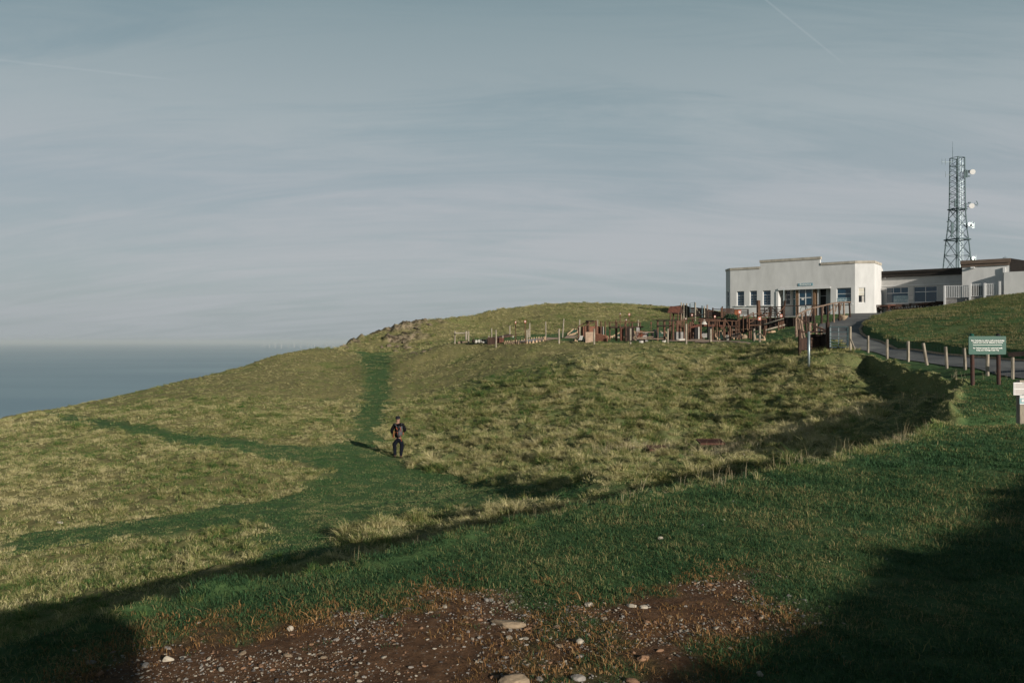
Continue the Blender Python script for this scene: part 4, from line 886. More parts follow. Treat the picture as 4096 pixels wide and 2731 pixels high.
m = MB(); a = Vector((tx+.25, TD-.3, 3.3))
for dx in (0, .34): m.beam(a+Vector((dx, 0, 0)), a+Vector((dx-.05, 0, 20.7)), .03)
for i in range(60): m.beam(a+Vector((0, 0, .33*i+.2)), a+Vector((.33, 0, .33*i+.2)), .02)
m.build('ladder', 'steel_galv', T)
def tz(y): return (341.33-c3(0, y)[1])/F*TD
def tX(x): return (c3(x, 0)[0]-512)/F*TD
m = MB(); m.tube((tX(440), TD-.4, tz(300)), (tX(438), TD-.4, tz(120)), .035, .02); m.tube((tX(438), TD-.4, tz(120)), (tX(438), TD-.4, tz(58)), .014); m.build('whip_aerial', 'steel_tower', T)
for yb, xs in ((293, ((297, 34), (335, 34))), (437, ((337, 32),))):
    m = MB(); m.tube((tX(432), TD-.5, tz(yb-3)), (tX(xs[0][0]-3), TD-.9, tz(yb+5)), .022)
    for x, h in xs: m.tube((tX(x), TD-.85, tz(yb-h)), (tX(x), TD-.85, tz(yb+h)), .028)
    m.build('dipole_aerial', 'steel_galv', T)
def dish(x, y, r):
    c = Vector((tX(x), TD-1.0, tz(y))); m = MB(); n = Vector((-.25, -1, -.05)).normalized(); m.tube(c, c-n*.22, r, r*.92, 28); m.tube(c-n*.2, c-n*.55, r*.25, r*.1, 10); d = m.build('dish', 'dish_white', T)
    m = MB(); m.beam(c-n*.4, Vector((tX(580), TD-.3, c.z)), .07); m.beam(c-n*.4+UP*.3, Vector((tX(578), TD-.3, c.z+.3)), .05); m.build('bracket', 'steel_tower', d)
dish(637, 411, .335); dish(627, 795, .335)
m = MB(); c = Vector((tX(655), TD-.9, tz(778)))
m.beam(c, c+Vector((.55, 0, 0)), .05); m.beam(c+Vector((.55, 0, 0)), c+Vector((.28, 0, .50)), .05); m.beam(c+Vector((.55, 0, 0)), c+Vector((.40, 0, .42)), .035); m.beam(c, c+Vector((.15, 0, .28)), .03); m.beam(c+Vector((.1, 0, .1)), c+Vector((.5, 0, -.25)), .035); m.beam(c+Vector((.1, 0, -.15)), c+Vector((.5, 0, .1)), .035); m.build('corner_reflector', 'steel_tower', T)
for x, y, s in ((400, 970, -1), (398, 1078, -1), (375, 1243, -1), (372, 1345, -1), (590, 400, 1), (592, 455, 1), (598, 755, 1), (600, 1362, 1), (430, 660, -1), (446, 740, -1)):
    c = Vector((tX(x), TD-.6, tz(y))); m = MB(); m.beam(c+Vector((-.35*s, 0, -.1)), c+Vector((.30*s, 0, .0)), .05); m.box(c+Vector((.26*s, 0, .03)), (.26, .2, .13)); m.build('floodlight', 'steel_tower', T)
for x, y0, y1 in ((410, 985, 1150), (424, 980, 1090), (450, 720, 800), (566, 380, 470), (585, 385, 470), (556, 400, 480), (570, 760, 850)):
    m = MB(); m.box((tX(x), TD-.75, tz((y0+y1)/2)), (.16, .14, tz(y0)-tz(y1))); m.build('panel_antenna', 'steel_tower', T)
for x, y in ((608, 1000), (634, 1015), (652, 1385)):
    c = Vector((tX(x), TD-.9, tz(y))); m = MB(); m.tube(c, c+Vector((0, .25, 0)), .26, .22, 16); m.box(c+Vector((.15, .1, -.2)), (.25, .2, .3)); m.beam(c+Vector((-.6, .3, .1)), c+Vector((.3, .3, .1)), .04); m.tube(c+Vector((.28, 0, -.35)), c+Vector((.28, 0, .4)), .04); m.build('antenna_cluster', 'steel_galv', T)

# ------------------------------------------------------------------ timber work on the hill
def stick(m, crop, a, b, D, r, D2=None, r2=None, n=6, wob=0.0):
    p = at(*crop(*a), D); q = at(*crop(*b), D2 or D); m.tube(p, q, r, r2, n, wob)
def post(m, crop, x, yt, yb, r, D=None, sink=.25, x2=None, wob=0.008, n=7):
    px, py = crop(x, yb); D = D or hit(px, py); p = at(px, py, D); g = ZT(p.x, p.y, False); p.z = min(p.z, g)-sink; q = at(*crop(x if x2 is None else x2, yt), D); m.tube(p, q, r*1.05, r*.95, n, wob); return D
def wire_net(pts, h0, h1, parent, cell=.30, material='steel_tower', r=.0014):
    m = MB()
    for a, b in zip(pts[:-1], pts[1:]):
        a, b = V3(a), V3(b); n = max(2, int((b-a).length/cell))
        for k in range(6): z = h0+(h1-h0)*k/5; m.tube(a+UP*z, b+UP*z, r, r, 3)
        for k in range(n): p = a.lerp(b, k/n); m.tube(p+UP*h0, p+UP*h1, r*.8, r*.8, 3)
    return m.build('wire_mesh', material, parent)
def post_fence(name, label, crop, posts, material, r=.055, D=None, net=(.05, .95), group=None, cat='fence', taper=1):
    t0 = None; base = []; built = []
    for i, p in enumerate(posts):
        x, yt, yb = p[:3]; xt = p[3] if len(p) > 3 else x; Di = D[i] if D else hit(*crop(x, yb)); b = at(*crop(x, yb), Di); b.z = ZT(b.x, b.y, False)
        if t0 is None: t0 = thing(name, label, cat, b, group)
        m = MB(); post(m, crop, x, yt, yb, r*random.uniform(.9, 1.1), Di, x2=xt); m.build('post', material, t0); base.append(b)
    if net: wire_net(base, net[0], net[1], t0)
    return t0, base
# roadside fence (right), seven round posts and wire netting
rf = [(245, 310, 540), (503, 360, 625), (785, 385, 668), (1055, 412, 712, 990), (1312, 460, 755, 1290), (1560, 478, 775, 1543), (1860, 560, 850), (2197, 585, 900)]
RF, bb = post_fence('roadside_fence', 'line of weathered round posts with wire netting along the lower side of the road', c7, rf, 'wood_pale', .066, [44, 41, 38, 36, 34, 32.5, 31, 29.5])
m = MB(); p = at(*c7(2190, 560), 29.5); m.beam(p+Vector((-.15, 0, -.02)), p+Vector((3.6, -1.5, .30)), .12, .16); m.build('top_rail', 'wood_black', RF)
wire_net([bb[-1], (19.3, 27, ZT(19.3, 27)), (19.9, 24, ZT(19.9, 24))], .05, .9, RF)
for q in ((19.9, 24.0),): m = MB(); m.tube((q[0], q[1], ZT(*q)-.2), (q[0], q[1], ZT(*q)+.95), .085); m.build('post', 'wood_pale', RF)
# fences of the course
post_fence('front_fence', 'thin pale round posts with netting along the near left edge of the golf course', cA, [(232, 312, 605), (553, 318, 608), (1200, 288, 600), (1925, 290, 592)], 'wood_pale', .068, [70, 69, 66.5, 65])
post_fence('front_fence', 'row of pale posts with netting in front of the green putting lanes', cC, [(157, 828, 1285), (1257, 838, 1265), (1797, 700, 1205)], 'wood_pale', .068, [61.5, 60.5, 60], group=None)
post_fence('front_fence', 'two pale posts and one dark post at the lawn end of the golf course', cD, [(383, 715, 1075), (1462, 712, 1062), (1603, 630, 1075)], 'wood_pale', .09, [59.5, 59, 57.5])
post_fence('front_fence', 'two pale posts with netting before the humped green putting lane', cB, [(505, 440, 715), (1332, 435, 760)], 'wood_pale', .068, [63.5, 62])
post_fence('back_fence', 'wire fence on round posts behind the golf course, at its far left end', cA, [(1095, 252, 445), (1522, 190, 400), (1992, 132, 430), (1963, 268, 425)], 'wood_pale', .068, [84, 83, 82, 82])
post_fence('back_fence', 'wire fence with a leaning post on the slope behind the handrailed steps', cB, [(193, 270, 560), (583, 205, 455, 618), (990, 225, 470), (1413, 228, 375)], 'wood_pale', .068, [82, 83, 83, 84])
# stile at the left end
ST = thing('stile', 'small timber stile frame of posts and one rail at the left end of the course', 'stile', gnd(*[cA(380, 600)[0], 69.6]))
m = MB(); stick(m, cA, (232, 362), (548, 366), 69.6, .065); m.build('rail', 'wood_pale', ST)
m = MB(); post(m, cA, 497, 318, 545, .11, 72.5); m.build('post', 'wood_pale', ST)
m = MB(); p = at(*cA(250, 590), 69.8); m.box(p+Vector((1.4, .3, -.05)), (2.4, .3, .35)); m.build('step', 'wood_weathered', ST)

def plankbox(m, crop, x0, y0, x1, y1, D, depth):
    a = at(*crop(x0, y0), D); b = at(*crop(x1, y1), D); g = ZT((a.x+b.x)/2, D, False)-.1
    m.quadbox([(a.x, D, min(b.z, g)), (b.x, D, min(b.z, g)), (b.x, D+depth, min(b.z, g)), (a.x, D+depth, min(b.z, g)), (a.x, D, a.z), (b.x, D, a.z), (b.x, D+depth, a.z), (a.x, D+depth, a.z)])
H = thing('wooden_obstacle', 'low red-brown boarded box with a sloping plank roof behind the front fence', 'golf obstacle', gnd(cA(1200, 600)[0], 68))
m = MB(); plankbox(m, cA, 1000, 465, 1222, 600, 68, 1.2); m.build('box_side', 'wood_dark', H)
m = MB(); plankbox(m, cA, 1226, 478, 1385, 600, 68.05, 1.2); m.build('box_side', 'wood_red', H)
m = MB(); a, b, c, d = at(*cA(868, 512), 71), at(*cA(1010, 522), 69.4), at(*cA(1625, 412), 71), at(*cA(1500, 386), 74); m.poly([a, b, c, d], .06, (0, 0, -1)); m.build('ramp_board', 'wood_brown', H)
m = MB(); plankbox(m, cA, 1590, 420, 1612, 560, 71.5, .25); m.build('white_post', 'concrete_white', H)
m = MB(); plankbox(m, cA, 1500, 445, 1540, 560, 73, .2); m.build('leg', 'wood_black', H)
for x in (1030, 1358): m = MB(); post(m, cA, x, 422, 560, .06, 69.5); m.build('peg', 'wood_pale', H)
Q = thing('rubble_wall', 'low broken wall of whitewashed stones with black blocks for the gaps beside the boarded box', 'rubble wall', gnd(cA(820, 600)[0], 68.4))
for i, (x0, y0, x1, y1, mt) in enumerate([(640, 508, 700, 590, 'wood_black'), (700, 520, 760, 598, 'concrete_white'), (765, 512, 860, 600, 'concrete_white'), (858, 508, 935, 545, 'wood_black'), (865, 548, 960, 602, 'concrete_white'), (962, 530, 998, 602, 'concrete_white')]):  # black blocks put the shade of the gaps between stones into colour
    a = at(*cA((x0+x1)/2, (y0+y1)/2), 68.4+.05*i); w = (x1-x0)/5.88/4/F*68.4; h = (y1-y0)/5.88/4/F*68.4
    me = pebble(300+i, 1, 1, 2, .3); me.transform(Matrix.Diagonal((w*.55, .3, h*.62, 1))); me.materials.append(MATS[mt]); o = bpy.data.objects.new('block', me); COL.objects.link(o); o.parent = Q; o.location = a-Q.location

# turf lanes with toothed stone kerbs
def lane(label, crop, pts, D=None, kerb=True, hump=0.0, material='turf_green', name='putting_lane', lift=.06, cat='putting lane'):
    P = []
    for x, y in pts:
        px, py = crop(x, y); d = hit(px, py, 52, 100); P.append(at(px, py, d))
    c = sum(P, Vector())/len(P); t = thing(name, label, cat, (c.x, c.y, ZT(c.x, c.y, False)))
    bm = bmesh.new(); vs = [bm.verts.new((p.x, p.y, 0)) for p in P]; bm.faces.new(vs); bmesh.ops.triangulate(bm, faces=bm.faces[:])
    for _ in range(3): bmesh.ops.subdivide_edges(bm, edges=bm.edges[:], cuts=1, use_grid_fill=False); bmesh.ops.triangulate(bm, faces=bm.faces[:])
    poly = [(p.x, p.y) for p in P]; xy = np.array([v.co[:2] for v in bm.verts]); z = terrain(xy[:, 0], xy[:, 1], False)['z']; sd = sdist(xy[:, 0], xy[:, 1], poly)
    for v, q, s in zip(bm.verts, z, sd): v.co.z = q+lift+hump*max(0, min(1, s/.8)); v.co -= t.location
    for f in bm.faces:
        f.normal_update()
        if f.normal.z < 0: f.normal_flip()
    me = bpy.data.meshes.new('turf'); bm.to_mesh(me); bm.free(); me.materials.append(MATS[material]); o = bpy.data.objects.new('turf' if material == 'turf_green' else 'boards', me); COL.objects.link(o); o.parent = t
    if kerb:
        m = MB(); n = len(P)
        for i in range(n):
            a, b = P[i], P[(i+1) % n]; L_ = (b-a).length; k = max(1, int(L_/.24))
            for j in range(k):
                q = a.lerp(b, (j+.5)/k); g = ZT(q.x, q.y, False); s = random.uniform(.07, .11); h = random.uniform(.12, .22)
                m.quadbox([(q.x-s, q.y-s, g-.1), (q.x+s, q.y-s, g-.1), (q.x+s, q.y+s, g-.1), (q.x-s, q.y+s, g-.1), (q.x-s*.3, q.y-s*.3, g+h), (q.x+s*.3, q.y-s*.3, g+h), (q.x+s*.3, q.y+s*.3, g+h), (q.x-s*.3, q.y+s*.3, g+h)])
        m.build('kerb', 'kerb_stone', t)
    OBST.append(poly); return t
lane('humped green putting lane with pale stone kerb in front of the handrailed steps', cB, [(890, 745), (1260, 575), (1560, 610), (1660, 665), (1540, 725), (1200, 735)], hump=.35)
lane('green putting lane with toothed kerb behind a front fence post', cB, [(1690, 665), (1990, 520), (2290, 530), (2300, 645), (2060, 662)])
lane('small sunken green lane between two curbs left of the steps', cB, [(700, 590), (840, 470), (960, 480), (930, 545), (760, 612)])
lane('narrow green lane right of the red kerb stones', cB, [(1545, 580), (1530, 515), (1650, 505), (1640, 540)], kerb=False)
lane('green putting lane right of the black tyre', cC, [(935, 1120), (935, 960), (1180, 950), (1240, 1010), (1245, 1125)])
lane('green lane curving round under the raised footbridge', cC, [(1900, 1150), (1930, 1040), (2100, 945), (2240, 950), (2260, 1150)])
lane('green lane flanked by rough stones left of the slatted ramp', cD, [(490, 930), (540, 800), (640, 800), (700, 860), (760, 990), (560, 995)])
lane('grey slatted wooden ramp between rough stones', cD, [(920, 970), (895, 795), (1040, 790), (1165, 900), (1180, 970)], material='wood_weathered', name='slatted_ramp', cat='golf ramp', lift=.12)
lane('small green lane behind the right-hand front posts', cD, [(1480, 1000), (1490, 880), (1620, 860), (1720, 960), (1720, 1010)])
lane('stony kerbed bed with bare gravel left of the green lanes', cA, [(1400, 600), (1780, 560), (2352, 490), (2352, 560), (1960, 600)], material='slab_grey', name='gravel_bed', cat='gravel bed', lift=.05)
def flatpatch(name, crop, pts, material, lift=.05):
    P = [at(*crop(x, y), hit(*crop(x, y), 52, 100)) for x, y in pts]; poly = [(p.x, p.y) for p in P]; OBST.append(poly); return drape(name, poly, material, lift, .6)
flatpatch('path', cC, [(1290, 1150), (1790, 1140), (2351, 1150), (2351, 1225), (1300, 1225)], 'slab_pink')
flatpatch('path', cD, [(0, 985), (400, 1000), (800, 1020), (1200, 1040), (1400, 1060), (1300, 1088), (0, 1045)], 'slab_pink', .055)
flatpatch('path', cD, [(880, 720), (1300, 720), (1280, 780), (880, 765)], 'slab_pink', .06)
flatpatch('path', cB, [(0, 690), (700, 610), (960, 600), (900, 660), (480, 700), (0, 755)], 'slab_pink', .06)
# rough stones along lanes
def boulder(crop, x, y, w, h, label, material='stone_tan', group=None, D=None, seed=None, name='boulder', cat='boulder'):
    px, py = crop(x, y+h/2); D = D or hit(px, py, 52, 100); k = float(np.mean([D/F/4])); z = {id(cA): 5.88, id(cB): 5.88, id(cC): 7.35, id(cD): 6.189, id(c8): 7.35, id(c6): 5.807}[id(crop)]
    W_, H_ = w/z*k, h/z*k; b = at(px, py, D); b.z = ZT(b.x, b.y, False); seed = seed or int(x+y)
    me = pebble(seed, 1, 1, 3, .4); me.transform(Matrix.Diagonal((W_*.5, W_*.4, H_*.62, 1))); me.materials.append(MATS[material]); o = bpy.data.objects.new(name, me); COL.objects.link(o); o.location = b+UP*H_*.38; tag(o, label, cat, group); return o
boulder(cD, 1110, 680, 240, 75, 'big smooth whitewashed boulder at the foot of the number board poles', 'concrete_white')
boulder(cC, 1620, 860, 170, 150, 'tall pale boulder beneath the viewing platform', 'stone_tan', D=66)
boulder(cC, 1650, 960, 260, 80, 'pale square slab under the tall boulder', 'concrete_white', D=64)
boulder(cD, 800, 910, 80, 170, 'narrow upright stone left of the slatted ramp', 'stone_grey'); boulder(cD, 1235, 900, 110, 110, 'angular rock right of the slatted ramp', 'stone_tan'); boulder(cD, 680, 690, 110, 60, 'pale rock on the path above the slatted ramp', 'stone_white')
boulder(cD, 1830, 790, 75, 50, 'round reddish stone on the lawn below the timber handrails', 'stone_brown'); boulder(cD, 1930, 780, 120, 60, 'flat reddish stones on the lawn below the timber handrails', 'kerb_stone')
boulder(cC, 1100, 970, 80, 60, 'pale rock at the back of the green lane by the tyre', 'stone_white'); boulder(cD, 190, 800, 90, 50, 'dark-edged rock at the corner of the curving green lane', 'stone_grey'); boulder(cB, 1890, 640, 150, 50, 'white rock pile in front of the toothed green lane', 'stone_white')
boulder(c8, 1990, 1220, 300, 190, 'large mossy boulder beside the rustic fence in front of the big window', 'stone_tan', D=72, seed=77)
# cairn / statue
s_ = thing('stone_figure', 'small whitewashed stone figure behind the raised footbridge', 'statue', at(*cD(225, 610), 71)); s_.location.z = ZT(s_.location.x, 71, False)
m = MB(); p = at(*cD(225, 590), 71); m.ball(p, .17, (1.6, .8, .8)); m.ball(p+UP*.30, .11, (1, 1, 1.2)); m.ball(p+UP*.12, .2, (.9, .7, .8)); m.build('figure', 'concrete_white', s_, True)
m = MB(); p.z = s_.location.z; m.box(p+UP*(.15), (.7, .3, .5)); m.build('plinth', 'slab_grey', s_)

# steps with handrails
G1 = thing('handrailed_steps', 'flight of timber steps with two sloping handrails rising to the right', 'steps', gnd(cB(1080, 560)[0], 66))
for (a, b, D) in (((945, 395), (1185, 270), 66), ((1095, 378), (1210, 340), 65), ((1150, 355), (1360, 262), 65)):
    m = MB(); stick(m, cB, a, b, D, .05); m.build('handrail', 'wood_brown', G1)
for x, yt, yb, D in ((962, 392, 600, 66), (1112, 375, 590, 65), (1165, 262, 480, 67), (1190, 265, 490, 66), (1208, 262, 490, 65.5), (1366, 240, 530, 65), (1390, 262, 480, 66), (1490, 262, 490, 68), (1592, 262, 490, 68)):
    m = MB(); post(m, cB, x, yt, yb, .06, D); m.build('post', 'wood_brown', G1)
m = MB(); a = at(*cB(1150, 258), 66); m.box(a+Vector((.28, 0, 0)), (.62, .8, .10)); m.build('cap', 'wood_black', G1)
m = MB(); plankbox(m, cB, 1030, 385, 1180, 480, 67.5, .3); m.build('side_board', 'chip_red', G1)
m = MB(); plankbox(m, cB, 1215, 380, 1500, 475, 68.2, .25); m.build('side_board', 'chip_red', G1)
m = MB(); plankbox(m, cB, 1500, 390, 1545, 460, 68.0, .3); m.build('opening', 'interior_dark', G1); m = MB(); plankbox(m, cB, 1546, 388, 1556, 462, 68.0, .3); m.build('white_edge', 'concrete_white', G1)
m = MB(); plankbox(m, cB, 1130, 515, 1330, 600, 63.5, .5); m.build('tread', 'slab_pink', G1)
a = thing('kerb_bank', 'bank of upright red edging stones behind the humped lane', 'edging', at(*cB(1400, 600), 63.8)); a.location.z = ZT(a.location.x, 63.8, False); m = MB()
for i in range(22):
    t = i/21; p = at(*cB(1270+360*t, 520+80*t), 64.6-.8*t); g = ZT(p.x, p.y, False); m.box((p.x, p.y, (p.z+g)/2-.05), (.13, .12, max(.3, p.z-g+.1)), (Vector((1, 0, .1*random.uniform(-1, 1))).normalized(), Vector((0, 1, 0)), UP))
m.build('edging_stone', 'chip_red', a)['kind'] = 'stuff'
a = thing('bench_table', 'white end of a little slatted bench beside the humped lane', 'bench', at(*cB(1000, 680), 62.6)); a.location.z = ZT(a.location.x, 62.6, False)
for k in range(4): m = MB(); p = at(*cB(970+22*k, 705), 62.6); q = at(*cB(1010+18*k, 605), 62.9); m.beam(p, q, .055, .03); m.build('slat', 'concrete_white', a)

# long walkway rail, cB/cC
K = thing('raised_walkway', 'raised timber walkway with a level top rail left of the roofed shelter', 'walkway', gnd(cC(100, 850)[0], 68))
m = MB(); stick(m, cB, (1675, 286), (2352, 286), 68, .04); m.build('top_rail', 'wood_brown', K); m = MB(); stick(m, cC, (0, 648), (460, 655), 68, .04); m.build('top_rail', 'wood_brown', K)
m = MB(); a, b = at(*cB(1700, 405), 68), at(*cC(520, 790), 68); m.beam(a, b, .7, .12); m.build('deck', 'wood_dark', K)
for x, yt, yb in ((1700, 290, 505), (1840, 225, 460), (1868, 290, 480), (2058, 290, 400), (2230, 290, 420)): m = MB(); post(m, cB, x, yt, yb, .055, 68.1); m.build('post', 'wood_brown', K)
for x, yt, yb in ((210, 650, 820), (437, 650, 900)): m = MB(); post(m, cC, x, yt, yb, .07, 68.1); m.build('post', 'wood_brown', K)
m = MB(); post(m, cC, 387, 580, 770, .07, 76); m.build('post', 'wood_pale', K)
m = MB(); plankbox(m, cC, 0, 815, 265, 915, 67, .5); m.build('dark_box', 'wood_black', K); m = MB(); plankbox(m, cB, 1950, 420, 2030, 500, 67.3, .5); m.build('box_end', 'wood_red', K)
m = MB(); plankbox(m, cC, 335, 800, 430, 870, 67.6, .4); m.build('white_post', 'slab_grey', K)

# roofed shelter + platform
WS = thing('roofed_shelter', 'little shelter with a red-brown pitched boarded roof on four thin posts', 'shelter', gnd(cC(1485, 900)[0], 70))
D0 = 70.0; ea, eb = at(*cC(1242, 372), D0-.6), at(*cC(1590, 380), D0-.6); ra, rb = at(*cC(1318, 188), D0), at(*cC(1655, 178), D0); fa, fb = at(*cC(1400, 372), D0+.6), at(*cC(1728, 380), D0+.6)
for (p, q, r_, s2) in ((ea, eb, rb, ra), (fb, fa, ra, rb)):
    m = MB()
    for i in range(8):
        t0, t1 = i/8, (i+1.10)/8; A, Bq, Cq, Dq = p.lerp(s2, t0), q.lerp(r_, t0), q.lerp(r_, min(t1, 1)), p.lerp(s2, min(t1, 1)); up_ = Vector((0, 0, .015))
        m.quadbox([A, Bq, Cq, Dq, A+up_*3, Bq+up_*3, Cq+up_, Dq+up_])
    m.build('roof_side', 'wood_dark' if p is fb else 'wood_red', WS)
m = MB(); m.poly([eb+UP*-.02, fb+UP*-.02, rb+UP*-.03], .04, (-1, 0, 0)); m.build('gable', 'wood_dark', WS)
for x, yt, yb, D in ((1337, 375, 900, 69.4), (1425, 375, 900, 70.6), (1557, 370, 900, 69.4), (1636, 345, 900, 70.6)): m = MB(); post(m, cC, x, yt, yb, .065, D); m.build('post', 'wood_brown', WS)
m = MB(); plankbox(m, cC, 1570, 615, 1680, 740, 70, .1)
WP = thing('viewing_platform', 'railed timber platform below the little roofed shelter', 'platform', gnd(cC(1300, 1000)[0], 65))
for a, b, D, w, mt in (((935, 600), (1550, 602), 66, .085, 'wood_black'), ((965, 755), (1390, 752), 66, .11, 'wood_black'), ((1550, 605), (1800, 610), 66, .05, 'wood_brown'), ((1550, 742), (1760, 750), 66, .05, 'wood_brown'), ((1425, 775), (1535, 665), 65.4, .05, 'wood_brown'), ((1400, 640), (1560, 640), 65.6, .05, 'wood_brown')):
    m = MB(); p, q = at(*cC(*a), D), at(*cC(*b), D); m.beam(p, q, .10, w); m.build('rail', mt, WP)
for x, yt, yb, D, r in ((957, 600, 905, 66.2, .085), (1155, 600, 930, 66.2, .10), (1308, 600, 935, 66, .06), (1410, 630, 1125, 64.4, .10), (1520, 610, 1000, 65.5, .07), (1555, 600, 800, 66, .06), (1738, 740, 1110, 64.6, .075), (1700, 545, 760, 68, .05), (1742, 545, 760, 68, .05)):
    m = MB(); post(m, cC, x, yt, yb, r, D); m.build('post', 'wood_brown', WP)
m = MB(); plankbox(m, cC, 1575, 620, 1670, 735, 69.8, .08); m.build('slat_panel', 'wood_brown', WP)
m = MB(); plankbox(m, cC, 1510, 935, 1780, 1100, 65, .9); m.build('base_block', 'slab_grey', WP)
# second platform, footbridge
FB = thing('footbridge', 'long red-brown footbridge on posts with rustic branch handrails', 'footbridge', gnd(cD(300, 800)[0], 67))
m = MB(); a, b = at(*cC(1920, 735), 67.5), at(*cD(700, 645), 67.5); m.beam(a, b, .9, .16); m.build('deck', 'wood_red', FB)
m = MB(); a, b = at(*cD(700, 648), 67.6), at(*cD(1020, 650), 67.6); m.beam(a, b, .9, .10); m.build('deck', 'wood_dark', FB)
m = MB(); a, b = at(*cC(1900, 790), 66.5), at(*cC(2230, 760), 66.5); m.beam(a, b, .25, .20); m.build('beam', 'wood_red', FB)
for pts, D in (([(105, 478), (350, 480), (560, 490), (720, 505), (1010, 522)], 67.9), ([(60, 520), (350, 512), (700, 520)], 66.9), ([(715, 505), (800, 555), (835, 625), (862, 660)], 65.5)):
    m = MB(); m.chain([at(*cD(*p), D) for p in pts], .045); m.build('handrail', 'wood_brown', FB)
m = MB(); m.chain([at(*cC(*p), 68.2) for p in ((1800, 548), (2050, 545), (2352, 570))], .035); m.build('handrail', 'wood_brown', FB)
for x, yt, yb, D in ((143, 525, 780, 66.6), (325, 525, 690, 67), (348, 485, 640, 68), (490, 510, 640, 68), (541, 520, 700, 67), (597, 520, 660, 68), (705, 530, 770, 66.6), (738, 450, 640, 67.6), (913, 530, 700, 67.6), (1010, 525, 650, 67.6), (820, 640, 930, 64.4), (860, 640, 985, 63.2), (435, 590, 960, 63.6)):
    m = MB(); post(m, cD, x, yt, yb, .075 if yb > 900 else .06, D); m.build('post', 'wood_brown', FB)
for x, yt, yb, D in ((1908, 640, 980, 65.6), (1855, 700, 980, 65.6), (1960, 640, 900, 67), (2000, 560, 720, 68.5), (2228, 620, 900, 66.4)):
    m = MB(); post(m, cC, x, yt, yb, .075, D); m.build('post', 'wood_brown', FB)
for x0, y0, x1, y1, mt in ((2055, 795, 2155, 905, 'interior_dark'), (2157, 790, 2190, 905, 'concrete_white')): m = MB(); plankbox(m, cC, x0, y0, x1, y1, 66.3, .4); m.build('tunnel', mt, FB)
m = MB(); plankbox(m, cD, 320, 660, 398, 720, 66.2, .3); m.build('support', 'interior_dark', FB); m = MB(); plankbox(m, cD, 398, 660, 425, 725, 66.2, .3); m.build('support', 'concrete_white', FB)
# bench at the front
BE = thing('plank_bench', 'long low plank seat on pale concrete blocks in front of the putting lanes', 'bench', gnd(cC(800, 1280)[0], 61))
m = MB(); a, b = at(*cC(330, 1135), 61), at(*cC(1245, 1138), 61); m.beam(a, b, .45, .07); m.build('seat', 'wood_weathered', BE)
for x0, x1, mt in ((425, 480, 'slab_grey'), (480, 560, 'concrete_white'), (1100, 1205, 'concrete_white'), (540, 595, 'wood_black'), (955, 1000, 'concrete_white')): m = MB(); plankbox(m, cC, x0, 1240 if x0 == 955 else 1150, x1, 1290, 61.1, .3); m.build('block', mt, BE)
PB = thing('planter', 'timber-edged bed with a spiky red plant and pale gravel behind the plank seat', 'planter', gnd(cC(560, 1100)[0], 62.5))
for a, b in (((310, 945), (840, 940)), ((310, 1108), (830, 1085)), ((315, 945), (310, 1108)), ((230, 1100), (330, 1190))): m = MB(); stick(m, cC, a, b, 62.5, .05); m.build('edge_board', 'wood_weathered', PB)
m = MB(); c = at(*cC(400, 1080), 62.8)
for i in range(46): a = random.uniform(0, 6.28); l = random.uniform(.25, .5); m.beam(c+Vector((random.uniform(-.12, .3), 0, -.05)), c+Vector((math.cos(a)*.35+random.choice([0, .5])*.6, math.sin(a)*.2, l)), .025, .008)
m.build('spiky_plant', 'leaf_red', PB)
m = MB(); plankbox(m, cC, 520, 960, 690, 1075, 63.0, .1); m.build('pale_board', 'slab_grey', PB)
tm = MB(); c = at(*cC(875, 1020), 62.6)
for i in range(20):
    a0, a1 = i/20*2*math.pi, (i+1)/20*2*math.pi; tm.tube(c+Vector((math.cos(a0)*.16, 0, math.sin(a0)*.36)), c+Vector((math.cos(a1)*.16, 0, math.sin(a1)*.36)), .09, .09, 8)
ty = tm.build('tyre', 'black_rubber', None, loc=(c.x, c.y, c.z-.45)); tag(ty, 'black tyre standing upright at the left end of a green lane', 'tyre')

# number boards on orange poles
def marker(crop, x, yt, yb, D, bw, label, two=None, sign=None, dark=False, digit=None):
    px, _ = crop(x, 0); b = at(px, crop(x, yb)[1], D); b.z = min(b.z, ZT(b.x, b.y, False)); t = thing('number_marker', label, 'number board', b, 'numbered boards on poles over the crazy golf course')
    m = MB(); m.tube(b-UP*.2, at(*crop(x, yt+60), D), .035); m.build('pole', 'wood_brown', t); m = MB(); top = at(*crop(x, yt), D); m.tube(at(*crop(x, yt+60), D), top, .028); m.build('pole_top', 'orange_paint', t)
    if two: m = MB(); q = at(*crop(two, yb), D); m.tube((q.x, q.y, b.z-.2), at(*crop(two, yt+60), D), .04); m.build('pole', 'wood_brown', t)
    c = at(*crop(x+(sign or 0), yt+18), D)-Vector((0, .05, 0)); m = MB(); bw *= .8; m.box(c, (bw, .03, bw*1.25)); s = m.build('board', 'orange_paint' if not dark else 'wood_dark', t)
    m = MB(); m.box(c-Vector((0, .02, 0)), (bw*.6, .012, bw*.8)); pl = m.build('number_plate', 'dish_white' if not dark else 'chip_red', s)
    if digit: lettering(digit, bw*1.0, 'rust' if not dark else 'ink_white', pl, c-Vector((0, .03, 0)), (1, 0, 0), UP)
marker(cA, 1660, 90, 575, 66, .14, 'faded number board on a pole just right of the sloping plank roof')
marker(cA, 1885, 75, 595, 65, .20, 'number board on an orange-topped pole beside the front fence post', digit='2')
marker(cB, 1943, 70, 500, 67.5, .16, 'small red number board on a tall pole over the raised walkway', dark=True, digit='8')
marker(cB, 2155, 85, 500, 69, .20, 'pale number board at the top right of the raised walkway', digit='6')
marker(cB, 2082, 215, 655, 63.5, .20, 'red number board on an orange-topped pole in front of the walkway', dark=True, digit='9')
